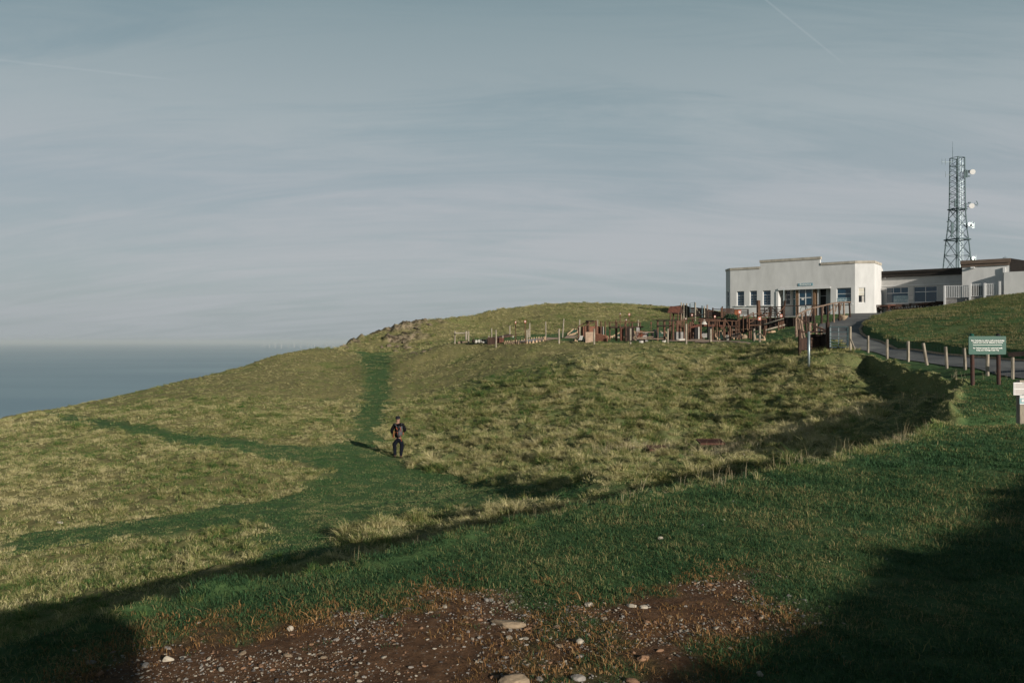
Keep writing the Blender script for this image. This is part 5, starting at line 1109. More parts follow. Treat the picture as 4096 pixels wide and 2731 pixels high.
marker(cC, 765, 650, 1080, 63, .15, 'small dark number board between the walkway and the platform', dark=True)
marker(cC, 1805, 530, 1100, 64, .22, 'red number board beside the platform handrail', sign=-22, dark=True, digit='4')
marker(cC, 1967, 420, 620, 78, .18, 'orange number board on the slope behind the footbridge')
marker(cD, 487, 390, 600, 68, .18, 'orange frame marker behind the footbridge handrail')
marker(cD, 1100, 275, 755, 64, .30, 'large orange and white number board on two tall poles', two=1062, digit='7')
marker(cD, 1612, 440, 860, 62, .28, 'orange and white number board in front of the dark retaining wall', sign=-20, digit='5')
marker(cD, 2130, 370, 520, 70, .26, 'orange number board near the end of the dark retaining wall', digit='3')

# dark retaining wall, screens, gates, handrails below the visitor centre
RW = thing('retaining_wall', 'low dark timber retaining wall below the visitor centre lawn', 'retaining wall', gnd(cD(1500, 700)[0], 74))
wl = [((100, 430), (100, 520), 77), ((740, 440), (740, 560), 76), ((1000, 470), (1000, 640), 74), ((1330, 455), (1330, 700), 72.5), ((1780, 445), (1780, 720), 72), ((2200, 430), (2200, 690), 71)]
tops = [at(*cD(*a), D) for a, b, D in wl]; bots = [at(*cD(*b), D) for a, b, D in wl]; e_t, e_b = at(*c6(760, 500), 70), at(*c6(500, 680), 70)
tops.append(at(*c6(500, 520), 70)); bots.append(at(*c6(500, 675), 70)); tops.append(at(*c6(900, 470), 71)); bots.append(at(*c6(900, 530), 71))
for a, b, c, d in zip(tops[:-1], tops[1:], bots[:-1], bots[1:]):
    m = MB(); k = Vector((0, .18, 0)); dn = UP*.25; m.quadbox([c-dn, d-dn, d-dn+k, c-dn+k, a, b, b+k, a+k]); m.build('wall_panel', 'wood_black', RW)  # panels near-black from top to bottom
    m = MB(); n = max(2, int((b-a).length/.45))
    for i in range(n): t = (i+.5)/n; p, q = c.lerp(d, t), a.lerp(b, t); m.beam(p-Vector((0, .04, .1)), q-Vector((0, .04, 0)), .09, .05)
    m.build('batten', 'wood_black', RW)['kind'] = 'stuff'
# kerb teeth at its foot
m = MB()
for i in range(60):
    p = at(*cD(690+10*i*1.02, 715+random.uniform(-4, 4)), 71.5); g = ZT(p.x, p.y, False); m.box((p.x, p.y, g+.1), (.13, .12, .4+random.uniform(0, .1)))
m.build('edging', 'kerb_stone', RW)['kind'] = 'stuff'
SCN = thing('boarded_screen', 'tall dark boarded screen standing left of the farm gates', 'screen', gnd(cD(810, 440)[0], 79))
m = MB()
a, b = at(*cD(662, 205), 79), at(*cD(968, 208), 79); g0 = at(*cD(662, 435), 79).z
for i in range(8): z0 = g0+(a.z-g0)*i/8; m.box(((a.x+b.x)/2, 79, z0+(a.z-g0)/16), (b.x-a.x, .05+.012*(i % 2), (a.z-g0)/8-.012))
m.build('boards', 'wood_dark', SCN)
for x, mt in ((645, 'wood_brown'), (670, 'wood_brown')): m = MB(); post(m, cD, x, 190, 435, .06, 78.9); m.build('post', mt, SCN)
SF2 = thing('slatted_fence', 'orange-brown slatted fence with dark rails between the screen and the gates', 'fence', gnd(cD(1100, 420)[0], 80))
for y in (262, 295, 325, 360, 400): m = MB(); stick(m, cD, (975, y), (1085, y), 79.5, .09); m.build('slat', 'orange_wood', SF2)
for y in (233, 285, 330): m = MB(); stick(m, cD, (975, y), (1315, y+2), 80.5, .055); m.build('rail', 'wood_black', SF2)
m = MB(); post(m, cD, 1312, 222, 400, .08, 80.5); m.build('post', 'wood_black', SF2)
FG = thing('rail_fence', 'dark post-and-rail fence at the foot of the lawn left of the boarded screen', 'fence', gnd(cD(400, 430)[0], 80))
for a, b in (((455, 225), (640, 230)), ((320, 270), (450, 268)), ((0, 390), (310, 340))): m = MB(); stick(m, cD, a, b, 80, .045); m.build('rail', 'wood_brown' if a[0] == 320 else 'wood_black', FG)
for x, yt, yb in ((440, 190, 410), (318, 245, 430)): m = MB(); post(m, cD, x, yt, yb, .08, 80); m.build('post', 'wood_dark', FG)
GT = thing('farm_gate', 'pair of dark five-bar timber gates hung between two tall rough posts', 'gate', gnd(cD(1870, 430)[0], 80))
for x, yt, yb, r in ((1568, 8, 425, .20), (2185, 140, 410, .17), (1868, 155, 430, .09)): m = MB(); post(m, cD, x, yt, yb, r, 79.8, wob=.02); m.build('post', 'wood_dark' if r < .2 else 'wood_brown', GT)
m = MB(); stick(m, cD, (2225, 10), (2215, 160), 79.7, .10); m.build('post_top', 'wood_dark', GT)
for x0, x1, sg in ((1592, 1850, 1), (1885, 2150, -1)):
    y0 = 182 if sg > 0 else 172
    for y in (0, 55, 90, 130, 170, 215):
        m = MB(); p, q = at(*cD(x0, y0+y), 79.9), at(*cD(x1, y0-3+y), 79.9); m.beam(p, q, .05, .09); m.build('rail', 'wood_black', GT)
    m = MB(); p, q = (at(*cD(x0+40, y0+215), 79.8), at(*cD(x1-5, y0), 79.8)) if sg > 0 else (at(*cD(x0+10, y0), 79.8), at(*cD(x1-40, y0+200), 79.8)); m.beam(p, q, .05, .08); m.build('brace', 'wood_black', GT)
    for x in (x0+8, x1-4, (x0+x1)/2): m = MB(); p, q = at(*cD(x, y0+225), 79.85), at(*cD(x, y0-5), 79.85); m.beam(p, q, .07, .07); m.build('stile', 'wood_black', GT)
# bar across to the porch, and the pushchair-like hoop
PR = thing('porch_railing', 'thin dark railing with a bent hoop in front of the porch', 'railing', gnd(c8(900, 1300)[0], 84))
for a, b in (((280, 1062), (900, 1040)), ((900, 1035), (1400, 1030))): m = MB(); stick(m, c8, a, b, 84, .055); m.build('rail', 'wood_black', PR)
for x in (665, 905, 1090, 1400): m = MB(); post(m, c8, x, 1035, 1300, .05, 84); m.build('post', 'wood_black', PR)
m = MB(); m.chain([at(*c8(*p), 84.3) for p in ((735, 1290), (740, 1160), (785, 1080), (925, 1078), (965, 1140), (980, 1290))], .025); m.build('hoop', 'steel_tower', PR)
# inclined light handrails
HR = thing('inclined_handrail', 'pale timber double handrail sloping up across the lawn', 'handrail', gnd(cD(1950, 760)[0], 66))
for a, b, Da, Db, mt in (((1715, 605), (2190, 465), 64, 69, 'wood_pale'), ((1740, 745), (2215, 612), 64, 69, 'wood_pale')): m = MB(); stick(m, cD, a, b, Da, .07, Db); m.build('rail', mt, HR)
for x, yt, yb, D, xt in ((1745, 612, 860, 64, 1722), (1700, 700, 900, 63, 1700), (2068, 505, 775, 67, 2068), (2110, 500, 610, 68, 2110), (2148, 485, 670, 68, 2148), (2215, 470, 750, 69, 2180)): m = MB(); post(m, cD, x, yt, yb, .065, D, x2=xt); m.build('post', 'wood_brown', HR)
HF = thing('pole_barrier', 'square rustic barrier of poles beside the inclined handrail', 'barrier', gnd(cD(1500, 840)[0], 65))
for a, b, D in (((1330, 470), (1765, 475), 66), ((1335, 628), (1700, 615), 65)): m = MB(); stick(m, cD, a, b, D, .055); m.build('rail', 'wood_brown', HF)
for x, yt, yb, D in ((1338, 460, 850, 65), (1760, 475, 640, 67), (1383, 695, 870, 63.5)): m = MB(); post(m, cD, x, yt, yb, .07, D); m.build('post', 'wood_brown', HF)
HS = thing('rustic_handrail', 'rustic branch handrails climbing towards the farm gates', 'handrail', gnd(cD(1500, 500)[0], 75))
for a, b, Da, Db in (((1020, 525), (1450, 310), 70, 78), ((1200, 440), (1640, 300), 72, 78), ((1340, 560), (1500, 480), 71, 73), ((1480, 490), (1820, 300), 73, 79), ((1690, 440), (1820, 375), 76, 78), ((2040, 350), (2215, 160), 77, 79)): m = MB(); stick(m, cD, a, b, Da, .045, Db, wob=.02); m.build('rail', 'wood_brown', HS)
for x, yt, yb, D in ((1192, 370, 650, 71), (1290, 400, 600, 72), (1445, 305, 390, 78), (1635, 300, 380, 79), (1475, 400, 540, 74), (1825, 300, 445, 78), (2040, 335, 445, 78)): m = MB(); post(m, cD, x, yt, yb, .055, D); m.build('post', 'wood_brown', HS)
sh = MB(); c = at(*cD(885, 445), 76)
q = np.random.default_rng(3)
for i in range(900):
    v = q.normal(size=3); v /= np.linalg.norm(v); r = q.uniform(.3, 1)**.5; p = c+Vector((v[0]*.72*r, v[1]*.6*r, v[2]*.42*r)); a = Vector(q.normal(size=3)).normalized()*.07; b_ = Vector(q.normal(size=3)).normalized()*.05; vs = [sh.bm.verts.new(p+a), sh.bm.verts.new(p+b_), sh.bm.verts.new(p-a), sh.bm.verts.new(p-b_)]; sh.bm.faces.new(vs)
so_ = thing('shrub', 'rounded dark green shrub in front of the boarded screen', 'shrub', (c.x, c.y, ZT(c.x, c.y, False))); me = sh.build('foliage', 'leaf_dark', so_)
m = MB(); m.tube(so_.location, c, .04); m.build('stem', 'wood_dark', so_)
# black panels standing in for a dark skyline mass, posts, small field gate
DW = thing('skyline_panels', 'black panels forming a dark band on the skyline between the hill and the white building', 'fence', gnd(cC(2000, 350)[0], 97))
pt = [(cC, 1380, 183, 215, 97.5), (cC, 1560, 165, 225, 97), (cC, 1650, 150, 260, 97), (cC, 1790, 148, 300, 96.5), (cC, 1900, 200, 350, 96), (cC, 2100, 218, 400, 96), (cC, 2351, 240, 420, 95.5), (cD, 270, 205, 340, 95), (cD, 450, 255, 370, 95), (cD, 700, 310, 380, 94)]
tt = [at(*c(x, a), D) for c, x, a, b, D in pt]; bt = [at(*c(x, b), D) for c, x, a, b, D in pt]
for a, b, c, d in zip(tt[:-1], tt[1:], bt[:-1], bt[1:]): m = MB(); k = Vector((0, .12, 0)); dn = UP*.8; m.quadbox([c-dn, d-dn, d-dn+k, c-dn+k, a, b, b+k, a+k]); m.build('panel', 'wood_black', DW)
for x, yt, yb in ((1655, 70, 265), (1725, 95, 290), (1812, 95, 305), (2060, 110, 375)): m = MB(); post(m, cC, x, yt, yb, .085, 92); m.build('post', 'wood_pale', DW)
for x, yt, yb, mt in ((175, 138, 330, 'steel_tower'), (232, 150, 345, 'wood_pale'), (300, 115, 340, 'wood_weathered'), (675, 155, 210, 'wood_dark'), (5, 60, 310, 'wood_pale')): m = MB(); post(m, cD, x, yt, yb, .075, 91); m.build('post', mt, DW)
m = MB(); stick(m, cC, (2065, 225), (2240, 430), 91.5, .07); m.build('strut', 'wood_pale', DW)
MG = thing('field_gate', 'small open metal gate on the skyline by the black panels', 'gate', gnd(cC(1980, 370)[0], 91))
for (a, b) in (((1910, 95), (1912, 365)), ((2045, 60), (2050, 360))): m = MB(); stick(m, cC, a, b, 91, .05); m.build('upright', 'steel_tower', MG)
for (a, b) in (((1912, 97), (2045, 72)), ((1912, 157), (2045, 140)), ((1915, 220), (2045, 210)), ((1915, 290), (2045, 290)), ((1915, 340), (2045, 350))): m = MB(); stick(m, cC, a, b, 91, .03); m.build('bar', 'steel_galv', MG)

# ------------------------------------------------------------------ rustic fence along the road and the pen with the metal gate
RX = thing('rustic_fence', 'rustic fence of forked branches and slanting palings curving up beside the road', 'fence', gnd(c1(1450, 1100)[0], 62))
def c1p(x, y, D): return at(*c1(x, y), D)
top = [(1135, 1085, 56), (1165, 1045, 57), (1240, 1005, 59), (1330, 975, 62), (1440, 950, 65), (1560, 920, 69), (1660, 907, 72), (1768, 905, 75)]
m = MB(); m.chain([c1p(*p) for p in top], .065); m.build('top_rail', 'wood_weathered', RX)
for x, yt, yb, D, xt in ((1260, 1010, 1130, 60, 1240), (1352, 975, 1130, 61, 1330), (1428, 960, 1100, 64, 1428), (1502, 940, 1090, 66, 1500), (1575, 925, 1060, 69, 1565), (1640, 915, 1050, 71, 1632), (1695, 910, 1040, 73, 1690), (1768, 905, 1035, 75, 1755), (1195, 1040, 1125, 58, 1195)):
    m = MB(); post(m, c1, x, yt, yb, .085, D, x2=xt, wob=.03); m.build('post', 'wood_weathered' if x % 2 else 'wood_dark', RX)
for a, b, D in (((1290, 1075), (1325, 990), 61), ((1440, 1060), (1450, 960), 64), ((1500, 1050), (1555, 985), 67), ((1590, 1020), (1620, 930), 70), ((1650, 1005), (1665, 920), 72), ((1335, 1075), (1310, 985), 61.5), ((1455, 1040), (1440, 960), 65), ((1600, 1005), (1590, 930), 70.5), ((1655, 985), (1645, 912), 72.5), ((1210, 1060), (1245, 1000), 59)):
    m = MB(); stick(m, c1, a, b, D, .045, wob=.03); m.build('brace', 'wood_weathered', RX)
for x, yt, yb, D, xt in ((1145, 1085, 1250, 54, 1132), (1178, 1095, 1290, 53, 1150), (1205, 1105, 1300, 52.5, 1165), (1240, 1120, 1318, 52, 1185), (1130, 1095, 1240, 54, 1128)):
    m = MB(); post(m, c1, x, yt, yb, .075, D, x2=xt, wob=.03); m.build('paling', 'wood_weathered', RX)
m = MB(); m.chain([c1p(1135, 1088, 54), c1p(1180, 1110, 54.5), c1p(1230, 1130, 55), c1p(1280, 1150, 55)], .05); m.build('branch_rail', 'wood_dark', RX)
PN = thing('timber_pen', 'low dark timber pen with log rails to the left of the metal gate', 'pen', gnd(c6(900, 1200)[0], 47))
for x, yt, yb, D, r in ((572, 800, 1195, 46.6, .09), (1222, 625, 1215, 46.2, .115), (805, 640, 900, 50, .11), (955, 655, 930, 50, .075), (1075, 745, 930, 49.5, .07)):
    m = MB(); post(m, c6, x, yt, yb, r, D); m.build('post', 'wood_dark' if x in (572, 1222) else 'wood_weathered', PN)
for a, b, D, r in (((560, 857), (1215, 855), 46.6, .055), ((805, 700), (950, 660), 50, .06), ((960, 735), (1210, 830), 49, .06), ((810, 850), (960, 800), 50, .045), ((885, 690), (890, 840), 50, .03)):
    m = MB(); stick(m, c6, a, b, D, r); m.build('rail', 'wood_dark', PN)
m = MB(); g = lambda x, y, D: at(*c6(x, y), D)
k = Vector((0, .15, 0)); P_ = [g(605, 1020, 47), g(870, 935, 47.3), g(1050, 935, 47.3), g(1215, 945, 46.5)]; Q_ = [g(605, 1200, 47), g(870, 1205, 47.3), g(1050, 1210, 47.3), g(1215, 1215, 46.5)]
for a, b, c, d in zip(P_[:-1], P_[1:], Q_[:-1], Q_[1:]): m = MB(); m.quadbox([c-UP*.2, d-UP*.2, d-UP*.2+k, c-UP*.2+k, a, b, b+k, a+k]); m.build('side_panel', 'wood_dark' if a is not P_[2] else 'wood_black', PN)
m = MB(); m.chain([g(810, 960, 47), g(850, 930, 47), g(920, 925, 47), g(1060, 930, 47), g(1120, 915, 47), g(1215, 935, 46.6)], .06); m.build('branch', 'wood_black', PN)
GA = thing('metal_gate', 'narrow galvanised seven-bar gate at the bottom of the road', 'gate', gnd(c6(1450, 1215)[0], 46))
for x, r, mt in ((1282, .045, 'steel_galv'), (1475, .028, 'steel_galv'), (1685, .05, 'steel_tower')): m = MB(); stick(m, c6, (x, 740), (x, 1215), 46, r); m.build('upright', mt, GA)
for y in (742, 857, 962, 1025, 1087, 1150, 1213): m = MB(); stick(m, c6, (1262, y), (1690, y-2), 45.95, .034 if y in (742, 1213) else .022); m.build('bar', 'steel_tower', GA)
m = MB(); stick(m, c6, (1298, 675), (1298, 745), 46, .012); m.build('latch_rod', 'steel_galv', GA)
GPp = thing('gate_post', 'thick pale round gate post with a slanting strut beside the metal gate', 'gate post', gnd(c6(1742, 1220)[0], 46))
m = MB(); post(m, c6, 1742, 728, 1225, .095, 46); m.build('post', 'wood_pale', GPp); m = MB(); stick(m, c6, (1755, 1020), (1855, 1255), 45.5, .055, 44.8); m.build('strut', 'wood_pale', GPp); m = MB(); post(m, c6, 1712, 735, 1220, .05, 46.2); m.build('hanging_post', 'steel_tower', GPp)
mp_ = MB(); D = 41.0; b = at(*c6(785, 1400), D); b.z = ZT(b.x, b.y, False); mp_.tube(b-UP*.2, at(*c6(785, 845), D), .062, .062, 12); mp_ = mp_.build('metal_post', 'steel_galv', None, True, loc=b); tag(mp_, 'single grey metal post standing on the grass slope left of the metal gate', 'post')

# kerb of the road (thin tan edging)
KB = thing('road_kerb', 'thin tan edging strip round the inside of the road bend', 'kerb', (KERB[10][0], KERB[10][1], KERB[10][2]))
m = MB(); kk = [(a, b) for a, b, c in KERB if b > 18]; kk = [tuple(np.array(kk[i])*(1-t)+np.array(kk[i+1])*t) for i in range(len(kk)-1) for t in (0, .25, .5, .75)]
for a, b in zip(kk[:-1], kk[1:]): za, zb_ = ZT(*a, False), ZT(*b, False); m.beam((a[0], a[1], za+.03), (b[0], b[1], zb_+.03), .16, .14)
m.build('edging', 'kerb_stone', KB)

# ------------------------------------------------------------------ signs
GD = 26.0
def gp(x, y, D=GD): return at(*c7(x, y), D)
SG = thing('warning_sign', 'green bilingual notice board with white lettering on two rusty posts', 'sign', (gp(1680, 990).x, GD+.1, ZT(gp(1680, 990).x, GD+.1)))
a, b = gp(1605, 318), gp(2110, 565); w, h = b.x-a.x, a.z-b.z; c = (a+b)/2; rr = .035
m = MB(); pts = []
for cx, cz, a0 in ((w/2-rr, h/2-rr, 0), (-w/2+rr, h/2-rr, 90), (-w/2+rr, -h/2+rr, 180), (w/2-rr, -h/2+rr, 270)):
    for k_ in range(5): an = R(a0+k_*22.5); pts.append(c+Vector((cx+math.cos(an)*rr, 0, cz+math.sin(an)*rr)))
m.poly(pts, .03, (0, 1, 0)); BD = m.build('board', 'sign_green', SG)
for t, y, sz in (('Dim Cerbydau (ac eithrio staff awdurdodedig)', 378, .058), ('Cadwch eich Arfordir Etifeddol yn Daclus', 405, .058), ('No Vehicles (except for authorised staff)', 480, .058), ('Keep your Heritage Coast Tidy', 508, .058)):
    p = gp(1857, y); p.y = GD-.012; lettering(t, sz, 'ink_white', BD, p, (1, 0, 0), UP, bold=.0016)
m = MB(); p, q = gp(1660, 438), gp(2052, 438); m.box(((p.x+q.x)/2, GD-.006, p.z), (q.x-p.x, .008, .012)); m.build('rule', 'ink_white', BD)
for x, yb in ((1682, 1000), (2035, 960)): p = gp(x, yb); m = MB(); q = gp(x-12 if x < 1700 else x-8, 300); g = ZT(p.x, GD+.1); m.tube((p.x, GD+.1, g-.2), (q.x, GD+.1, q.z), .062, .062, 12); m.build('post', 'sign_post', SG)
for x in (1668, 2025): p = gp(x, 306); m = MB(); m.ball(p+Vector((0, .1, 0)), .075, (1, 1, .8)); m.build('post_cap', 'sign_green' if x < 1700 else 'black_rubber', SG)
ID = 16.0
IP = thing('notice_post', 'pale square post with two small printed notices at the right edge', 'notice post', (gp(2340, 1450, ID).x, ID, ZT(gp(2340, 1450, ID).x, ID)))
a = gp(2305, 915, ID); m = MB(); g = IP.location.z; m.box((a.x+.075, ID+.08, (a.z+g)/2-.1), (.15, .12, a.z-g+.2)); m.build('post', 'wood_pale', IP)
a, b = gp(2208, 943, ID), gp(2208, 1113, ID); w = .37; m = MB(); m.box((a.x+w/2, ID, (a.z+b.z)/2), (w, .012, a.z-b.z)); n1 = m.build('notice', 'dish_white', IP)
hgt = a.z-b.z
for z0, z1 in ((.06, .47), (.54, .94)):
    m = MB(); m.box((a.x+w/2, ID-.008, a.z-hgt*(z0+z1)/2), (w-.03, .004, hgt*(z1-z0))); pn = m.build('text_panel', 'paper', n1)
    m = MB()
    for i in range(6): zz_ = a.z-hgt*(z0+(z1-z0)*(i+.7)/6.4); m.box((a.x+.03+(w-.07)/2-(.05 if i in (2, 5) else 0), ID-.012, zz_), (w-.08-(.1 if i in (2, 5) else 0), .003, .006))
    m.build('printed_lines', 'ink_grey', pn)
m = MB(); m.ball((a.x+.19, ID-.012, a.z-.012), .007); m.build('screw', 'black_rubber', n1); m = MB(); m.ball((a.x+.19, ID-.012, b.z+.012), .007); m.build('screw', 'black_rubber', n1)
a, b = gp(2290, 1118, ID), gp(2290, 1243, ID); w = .24; m = MB(); m.box((a.x+w/2, ID, (a.z+b.z)/2), (w, .012, a.z-b.z)); n2 = m.build('notice', 'panel_teal', IP)
m = MB(); m.box((a.x+w/2, ID-.008, a.z-.03), (w-.005, .004, .052)); m.build('heading', 'paper', n2); m = MB(); m.box((a.x+w/2, ID-.008, b.z+.012), (w-.005, .004, .02)); m.build('footer', 'dish_white', n2); m = MB(); m.box((a.x+.06, ID-.009, (a.z+b.z)/2-.01), (.05, .004, .055)); m.build('white_square', 'dish_white', n2)

# ------------------------------------------------------------------ picnic benches in front of the wing
def make_bench():
    t = thing('picnic_bench', 'x', 'picnic bench', (0, 0, 0), 'picnic benches in front of the wing windows')
    m = MB()
    for i in range(4): m.box((-.27+.18*i, 0, .74), (.165, 1.7, .04))
    m.build('table_top', 'wood_dark', t)
    for s in (-1, 1):
        m = MB(); m.box((s*.68, 0, .44), (.26, 1.7, .04)); m.build('seat', 'wood_dark', t)
        m = MB(); m.box((s*.86, 0, .68), (.04, 1.6, .12)); m.box((s*.90, 0, .86), (.04, 1.6, .12)); m.box((s*.87, .7, .66), (.05, .06, .5)); m.box((s*.87, -.7, .66), (.05, .06, .5)); m.build('backrest', 'wood_dark', t)
        m = MB(); m.box((0, s*.62, .38), (1.6, .05, .09)); m.build('cross_beam', 'wood_dark', t)
        for q in (-1, 1): m = MB(); m.beam((q*.62, s*.66, 0), (q*.25, s*.66, .72), .045, .09); m.build('leg', 'wood_weathered', t)
    return t
pb = make_bench(); bl = [
    ('single dark picnic bench nearest the corner of the white building', c2, 215, 1010, 20), ('dark picnic bench second from the building corner', c2, 330, 1003, 75), ('dark picnic bench with pale sunlit seat under the first wing window', c2, 415, 1003, 60),
    ('reddish picnic bench seen end on below the closed poster', c2, 545, 995, 95), ('dark picnic bench just right of the reddish one', c2, 680, 985, 85), ('dark picnic bench left of the group under the second wing window', c2, 960, 970, 30), ('dark picnic bench in the middle under the second wing window', c2, 1040, 960, 90), ('dark picnic bench right of the middle under the second wing window', c2, 1130, 945, 95), ('dark picnic bench beside the ramp corner post', c2, 1220, 935, 80)]
for i, (lb, cr_, x, y, rz) in enumerate(bl):
    o = pb if i == 0 else copy_tree(pb); px = cr_(x, y)[0]; d0 = 2.9 if i < 5 else 2.6; s_, _ = fpl((px, 310), d0); p = FP(s_, d0, 0); o.location = (p.x, p.y, ZT(p.x, p.y, False)); o.rotation_euler = (0, 0, R(rz)); o['label'] = lb
for c in pb.children: pass
rb_ = [o for o in COL.objects if o.get('label') == 'reddish picnic bench seen end on below the closed poster'][0]
for c in rb_.children:
    if c.name.startswith(('backrest', 'seat', 'table_top')): c.data = c.data.copy(); c.data.materials.clear(); c.data.materials.append(MATS['wood_red'])
m = MB(); p = FP(fpl(c2(183, 1000), 2.2)[0], 2.2, 0); g = ZT(p.x, p.y, False); m.box(p+UP*(g+.12), (.28, .05, .24), (FL, FN, UP)); o = m.build('floor_sign', 'dish_white', None, loc=p+UP*g); tag(o, 'tiny white notice board on the ground by the first picnic bench', 'notice')

# ------------------------------------------------------------------ rusty grates and loose stones
for px, py, w, lb in ((657, 452, 17, 'smaller rusty brown metal grate lying at the foot of the tussock slope'), (710.5, 453.6, 23, 'larger rusty brown metal grate lying at the foot of the tussock slope')):
    x, y = ray_low(px, py); z = ZT(x, y, True)+.20; L_ = w*y/F; t = thing('metal_grate', lb, 'grate', (x, y, z-.1)); ax = (Vector((1, 0, 0)), Vector((0, .995, .1)), Vector((0, -.1, .995)))
    m = MB(); 
    for s in (-1, 1): m.box((x, y+s*.33, z+s*.033), (L_, .05, .06), ax); m.box((x+s*L_/2, y, z), (.05, .72, .06), ax)
    m.build('frame', 'rust', t); m = MB()
    for i in range(18): m.box((x-L_/2+L_*(i+.5)/18, y, z+.01), (.018, .66, .03), ax)
    for j in range(5): m.box((x, y-.28+.14*j, z+.012-.028+.014*j), (L_, .02, .02), ax)
    m.build('bars', 'rust', t)
    m = MB(); m.box((x, y, z-.03), (L_, .66, .03), ax); m.build('tray', 'rust', t); OBST.append([(x-L_/2-.25, y-1.3), (x+L_/2+.1, y-1.3), (x+L_/2+.2, y+.5), (x-L_/2-.2, y+.5)])
rock(508, 626, 36, 8, .55, 'stone_tan', 'long flat tan slab half sunk in the turf left of the second earth patch', 1)
rock(516, 684, 34, 14, .7, 'stone_tan', 'large brown rock at the bottom edge of the picture', 2)
rock(580, 643, 9, 6, .8, 'stone_white', 'blocky white stone on the turf island between the earth patches', 3)
rock(588, 606, 10, 5, .8, 'stone_white', 'thin white stone at the left end of the second earth patch', 4)
rock(660, 539, 7, 3.5, .8, 'stone_white', 'small white stone alone on the green terrace', 5)
rock(643, 660, 13, 6, .8, 'stone_brown', 'brown angular rock in the second earth patch', 6)
rock(632, 683, 14, 6, .8, 'stone_brown', 'brown rock at the bottom edge below the second earth patch', 8)
rock(578, 680, 16, 6, .8, 'stone_grey', 'grey flat rock at the bottom edge between the earth patches', 9)
rock(60, 523.5, 7, 3.2, .8, 'stone_white', 'small white stone by the lower path on the left', 10)
rock(149, 553, 6, 3, .8, 'stone_white', 'tiny white stone in the tussocks above the bank shadow', 11)
rock(290.5, 631, 7, 6, .8, 'stone_white', 'upright white stone at the upper rim of the left earth patch', 12)
rock(168, 661, 11, 7, .7, 'stone_white', 'white stone lying near the left shadow edge', 13)
rock(146, 667, 9, 6, .8, 'stone_grey', 'pale tilted stone beside the left shadow edge', 14)
rock(632, 606.5, 12, 4, .8, 'stone_white', 'flat pale stone in the middle of the second earth patch', 15); rock(643, 607.5, 10, 4, .8, 'stone_white', 'second flat pale stone in the middle of the second earth patch', 16)
rock(760, 676, 8, 6, .8, 'stone_white', 'white stone near the edge of the big lower-right shadow', 17)
rock(745, 455, 3, 2, .8, 'stone_white', 'small pale stone on the green strip below the dead rushes', 18)

# ------------------------------------------------------------------ offshore wind turbines
def make_turbine():
    t = thing('wind_turbine', 'x', 'wind turbine', (0, 0, 0), 'offshore wind turbines on the horizon')
    m = MB(); m.tube((0, 0, 0), (0, 0, 80), 5.2, 3.6, 10); m.build('tower', 'turbine_grey', t); m = MB(); m.box((0, 1, 81.5), (8, 12, 7)); m.build('nacelle', 'turbine_grey', t)
    for k in range(3):
        m = MB(); d = Vector((math.sin(k*2.094), 0, math.cos(k*2.094))); m.tube(Vector((0, -7, 81.5)), Vector((0, -7, 81.5))+d*44, 2.8, 1.0, 5); m.build('blade', 'turbine_grey', t)
    return t
wt = make_turbine(); TB = [(553, 258), (665, 266), (786, 272), (917, 280), (1062, 262), (1190, 267), (1325, 275), (1473, 283), (1545, 262), (1610, 290), (1683, 268), (1723, 250), (1832, 277), (1855, 258), (1890, 250), (1995, 283)]
names = ['leftmost turbine of the row on the horizon', 'second turbine from the left on the horizon', 'third turbine from the left on the horizon', 'fourth turbine from the left, taller than its neighbours', 'fifth turbine from the left on the horizon', 'sixth turbine from the left on the horizon', 'seventh turbine from the left on the horizon', 'eighth turbine from the left on the horizon', 'faint far turbine just left of the largest one', 'largest nearest turbine with two blades level', 'small turbine just right of the largest one', 'faint far turbine second to the right of the largest', 'third last clear turbine before the rocky headland', 'faint turbine directly behind the third last clear one', 'faintest far turbine near the headland', 'last turbine on the right beside the rocky headland']
for i, (x, y) in enumerate(TB):
    o = wt if i == 0 else copy_tree(wt); px, py = (950+x/5.227)/4, (1340+y/5.227)/4; D = 130*F/(py-341.33); o.location = ((px-512)/F*D, D, -130); o['label'] = 'white offshore wind turbine, '+names[i]
    o.rotation_euler = (0, 0, 0)
    for k, c in enumerate([c for c in o.children if c.name.startswith('blade')]): 
        if i: c.data = c.data.copy()
        a = R([0, 40, 75, 10, 55, 20, 95, 5, 30, 60, 85, 15, 45, 70, 35, 100][i]); M = Matrix.Translation((0, -7, 81.5)) @ Matrix.Rotation(a, 4, 'Y') @ Matrix.Translation((0, 7, -81.5)); c.data.transform(M)

# ------------------------------------------------------------------ building behind the viewer (its shadow falls across the foreground)
DN = Vector((-math.sin(SUN_AZ), math.cos(SUN_AZ), 0)); TE = math.tan(SUN_EL)
def back(px, py, t, z=-1.6):
    D = z*F/(341.33-py); p = Vector(((px-512)/F*D, D, z)); return p-DN*t+UP*(TE*t)
BH = thing('dark_lodge', 'low slate-roofed lodge standing behind the viewpoint and shading the near grass', 'building', (7, -8, -1.6))
e1_, e2_ = back(714, 682, 10.5), back(1024, 492, 10.5); u = (e2_-e1_); u.z = 0; u.normalize(); n_ = Vector((u.y, -u.x, 0))
L1 = 20.0; m = MB()
A0 = e1_-u*1.9; A0.z = 0; ez = e1_.z
def on_facade(Q):
    # go from a shaded ground point towards the sun until the plane of the lodge front
    Q = V3(Q); t = (A0-Q).dot(n_)/(-DN).dot(n_); p = Q-DN*t+UP*(TE*t); return (p-A0).dot(u), p.z
def gpt(px, py, lowland=False):
    if lowland: x, y = ray_low(px, py); return (x, y, ZT(x, y, False))
    z = -1.6
    for _ in range(6): D = z*F/(341.33-py); x = (px-512)/F*D; z = max(ZT(x, D), -1.66)+.045
    return (x, D, z)
